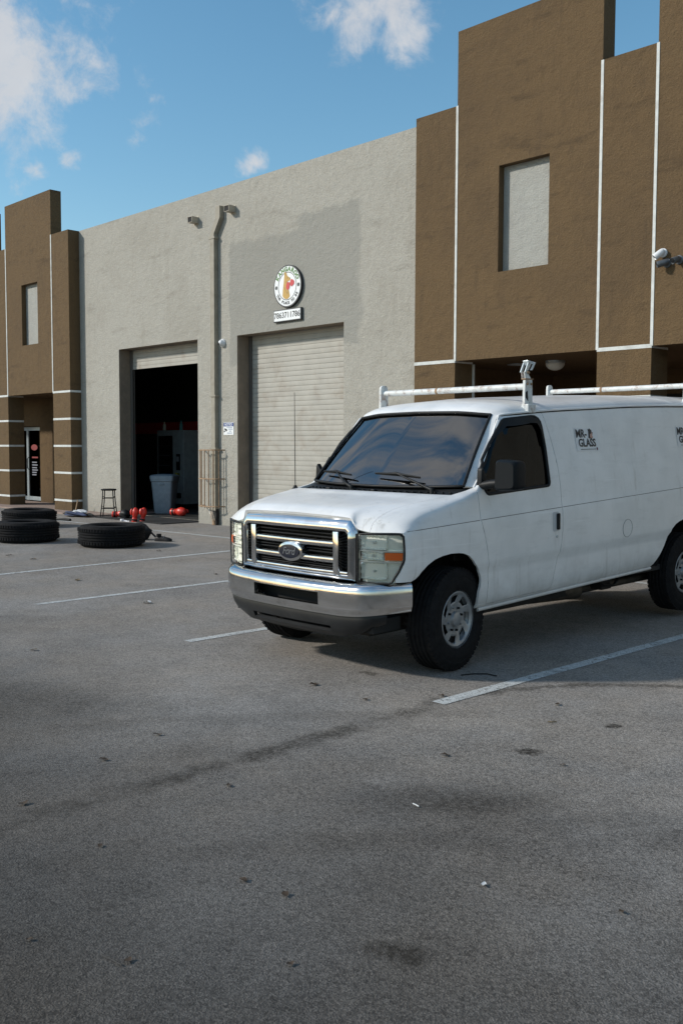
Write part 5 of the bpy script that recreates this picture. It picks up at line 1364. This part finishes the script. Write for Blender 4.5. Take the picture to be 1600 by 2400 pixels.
# ---- ladder rack
M_RACK = mat('white rack paint', (.62, .64, .63), .5, var=.12, vscale=12, tint=(.20, .08, .03), tscale=16, tamt=.75)
def rack(x, clamp):
    rk = empty('roof_rack_bar', parent=van)
    zc = 2.132 if x > -2 else 2.215
    MB().cyl((x, -.80, zc), (x, .80, zc), .026, .026, 20).build('crossbar', M_RACK, rk, smooth=50)
    for yj in (-.15, ): MB().cyl((x, yj - .012, zc), (x, yj + .012, zc), .0285, n=20).build('collar', M_RUST, rk, smooth=50)
    for s_ in (1, -1):
        z0 = drip(x) + .0
        pz = rounded([(x - .055, z0 - .0), (x + .055, z0 - .0), (x + .047, zc + .055), (x - .047, zc + .055)], .012, 3) if s_ > 0 else rounded([(x - .052, z0 + .01), (x + .052, z0 + .01), (x + .045, zc + .075), (x - .045, zc + .075)], [.01, .01, .044, .044], 5)
        MB().prism(pz, s_ * .800, s_ * .826, 'y').build('post', M_RACK, rk, bevel=.004)
        MB().box((x - .052, min(s_ * .79, s_ * .86), z0 - .012), (x + .052, max(s_ * .79, s_ * .86), z0 + .06)).build('gutter_clamp', M_RACK, rk, bevel=.006)
        MB().prism([(x + .012, zc - .12), (x + .045, zc - .09), (x + .047, zc - .05), (x + .02, zc - .035)], s_ * .8265, s_ * .829, 'y').build('slot', M_RUST if s_ < 0 else M_BLACKR, rk)
        for dx in (-.026, .026): MB().cyl((x + dx, s_ * .826, zc + .02), (x + dx, s_ * .836, zc + .02), .010, n=8).build('bolt', M_RUST, rk)
    if clamp:
        c = empty('ladder_clamp', parent=rk); z0 = zc + .055; yy = .812; c.location = (0, 0, z0 * .28); c.scale = (1, 1, .72)
        MB().box((x - .055, yy - .02, z0), (x + .055, yy + .02, z0 + .012)).build('plate', M_RUST, c)
        for s_ in (-1, 1):
            MB().prism([(x + .055, z0 + .012), (x - .02 , z0 + .012), (x + .03, z0 + .085), (x + .065, z0 + .08)], yy + s_ * .012, yy + s_ * .018, 'y').build('cheek', M_RACK, c)
        MB().cyl((x + .02, yy - .03, z0 + .075), (x + .02, yy + .03, z0 + .075), .014, n=12).build('pin', M_RUST, c, smooth=50)
        for s_ in (-1, 1):
            MB().obox((x + .035, yy + s_ * .022, z0 + .135), (.012, 0, .0), (0, .004, 0), (-.022, 0, .055)).build('link', M_STEEL, c)
            MB().obox((x - .045, yy + s_ * .020, z0 + .15), (.011, 0, .0), (0, .004, 0), (-.024, 0, .045)).build('link', M_RACK, c)
        MB().cyl((x + .012, yy, z0 + .205), (x - .075, yy, z0 + .192), .0125, n=12).build('roller', M_STEEL, c, smooth=50)
        MB().obox((x + .012, yy, z0 + .185), (.014, 0, .0), (0, .026, 0), (.004, 0, .026)).build('hook', M_STEEL, c, bevel=.004)
rack(-1.075, True); rack(-3.72, False)

# ---- decals on the driver's side: lettering, hand emblem, thin line
M_DTXT = mat('decal black', (.02, .021, .026), .5); M_DSKIN = mat('decal skin tone', (.52, .30, .24), .6); M_DWHITE = mat('decal white', (.70, .71, .72), .4)
def decal(xc, zc):
    d = empty('lettering_decal', parent=van)
    # patch plane tangent to the side at this height
    y1_ = onside(xc, zc - .12); y2_ = onside(xc, zc + .12); slope = (y2_ - y1_) / .24; yc = onside(xc, zc)
    upv = Vector((0, slope, 1)).normalized(); right = Vector((-1, 0, 0)); nrm = right.cross(upv)
    base = Matrix(((right.x, upv.x, nrm.x, xc), (right.y, upv.y, nrm.y, yc), (right.z, upv.z, nrm.z, zc), (0, 0, 0, 1))) @ Matrix.Diagonal((.88, .88, 1, 1))
    mb = MB().add([base @ Vector(p) for p in ((-.205, -.112, .004), (.185, -.112, .004), (.185, .10, .004), (-.205, .115, .004))], [(0, 1, 2, 3)]).build('backing', M_DWHITE, d)
    tm = text_mesh('MR-', .112, .0006, .0022, 0, 1.0, 'LEFT'); mesh_to_mb(tm, base @ Matrix.Translation((-.195, .056, .0068))).build('top_lettering', M_DTXT, d)
    tm = text_mesh('GLASS', .108, .0006, .0022, 0, .98, 'LEFT'); mesh_to_mb(tm, base @ Matrix.Translation((-.165, -.035, .0068))).build('lower_lettering', M_DTXT, d)
    def fl(poly, h_, name, m): MB().add([base @ Vector((x, y, h_)) for x, y in poly], [tuple(range(len(poly)))]).build(name, m, d)
    fl([(.02, .015), (.03, .08), (.022, .105), (.045, .098), (.05, .112), (.07, .10), (.085, .095), (.088, .075), (.105, .07), (.09, .04), (.095, .015), (.06, .008)], .0066, 'emblem_shadow', M_DTXT)
    fl([(.05, .018), (.048, .045), (.058, .06), (.072, .05), (.08, .075), (.092, .062), (.088, .035), (.10, .03), (.088, .014)], .0074, 'emblem_hand', M_DSKIN)
    fl([(-.14, -.098), (.12, -.098), (.12, -.092), (-.14, -.092)], .0066, 'rule', mat('decal grey', (.10, .11, .12), .5) if 'decal grey' not in MATS else MATS['decal grey'])
    fl([(.135, -.105), (.155, -.105), (.157, -.085), (.145, -.075), (.133, -.087)], .0066, 'mark', mat('decal maroon', (.14, .04, .06), .5) if 'decal maroon' not in MATS else MATS['decal maroon'])
decal(-1.79, 1.695); decal(-3.52, 1.712)
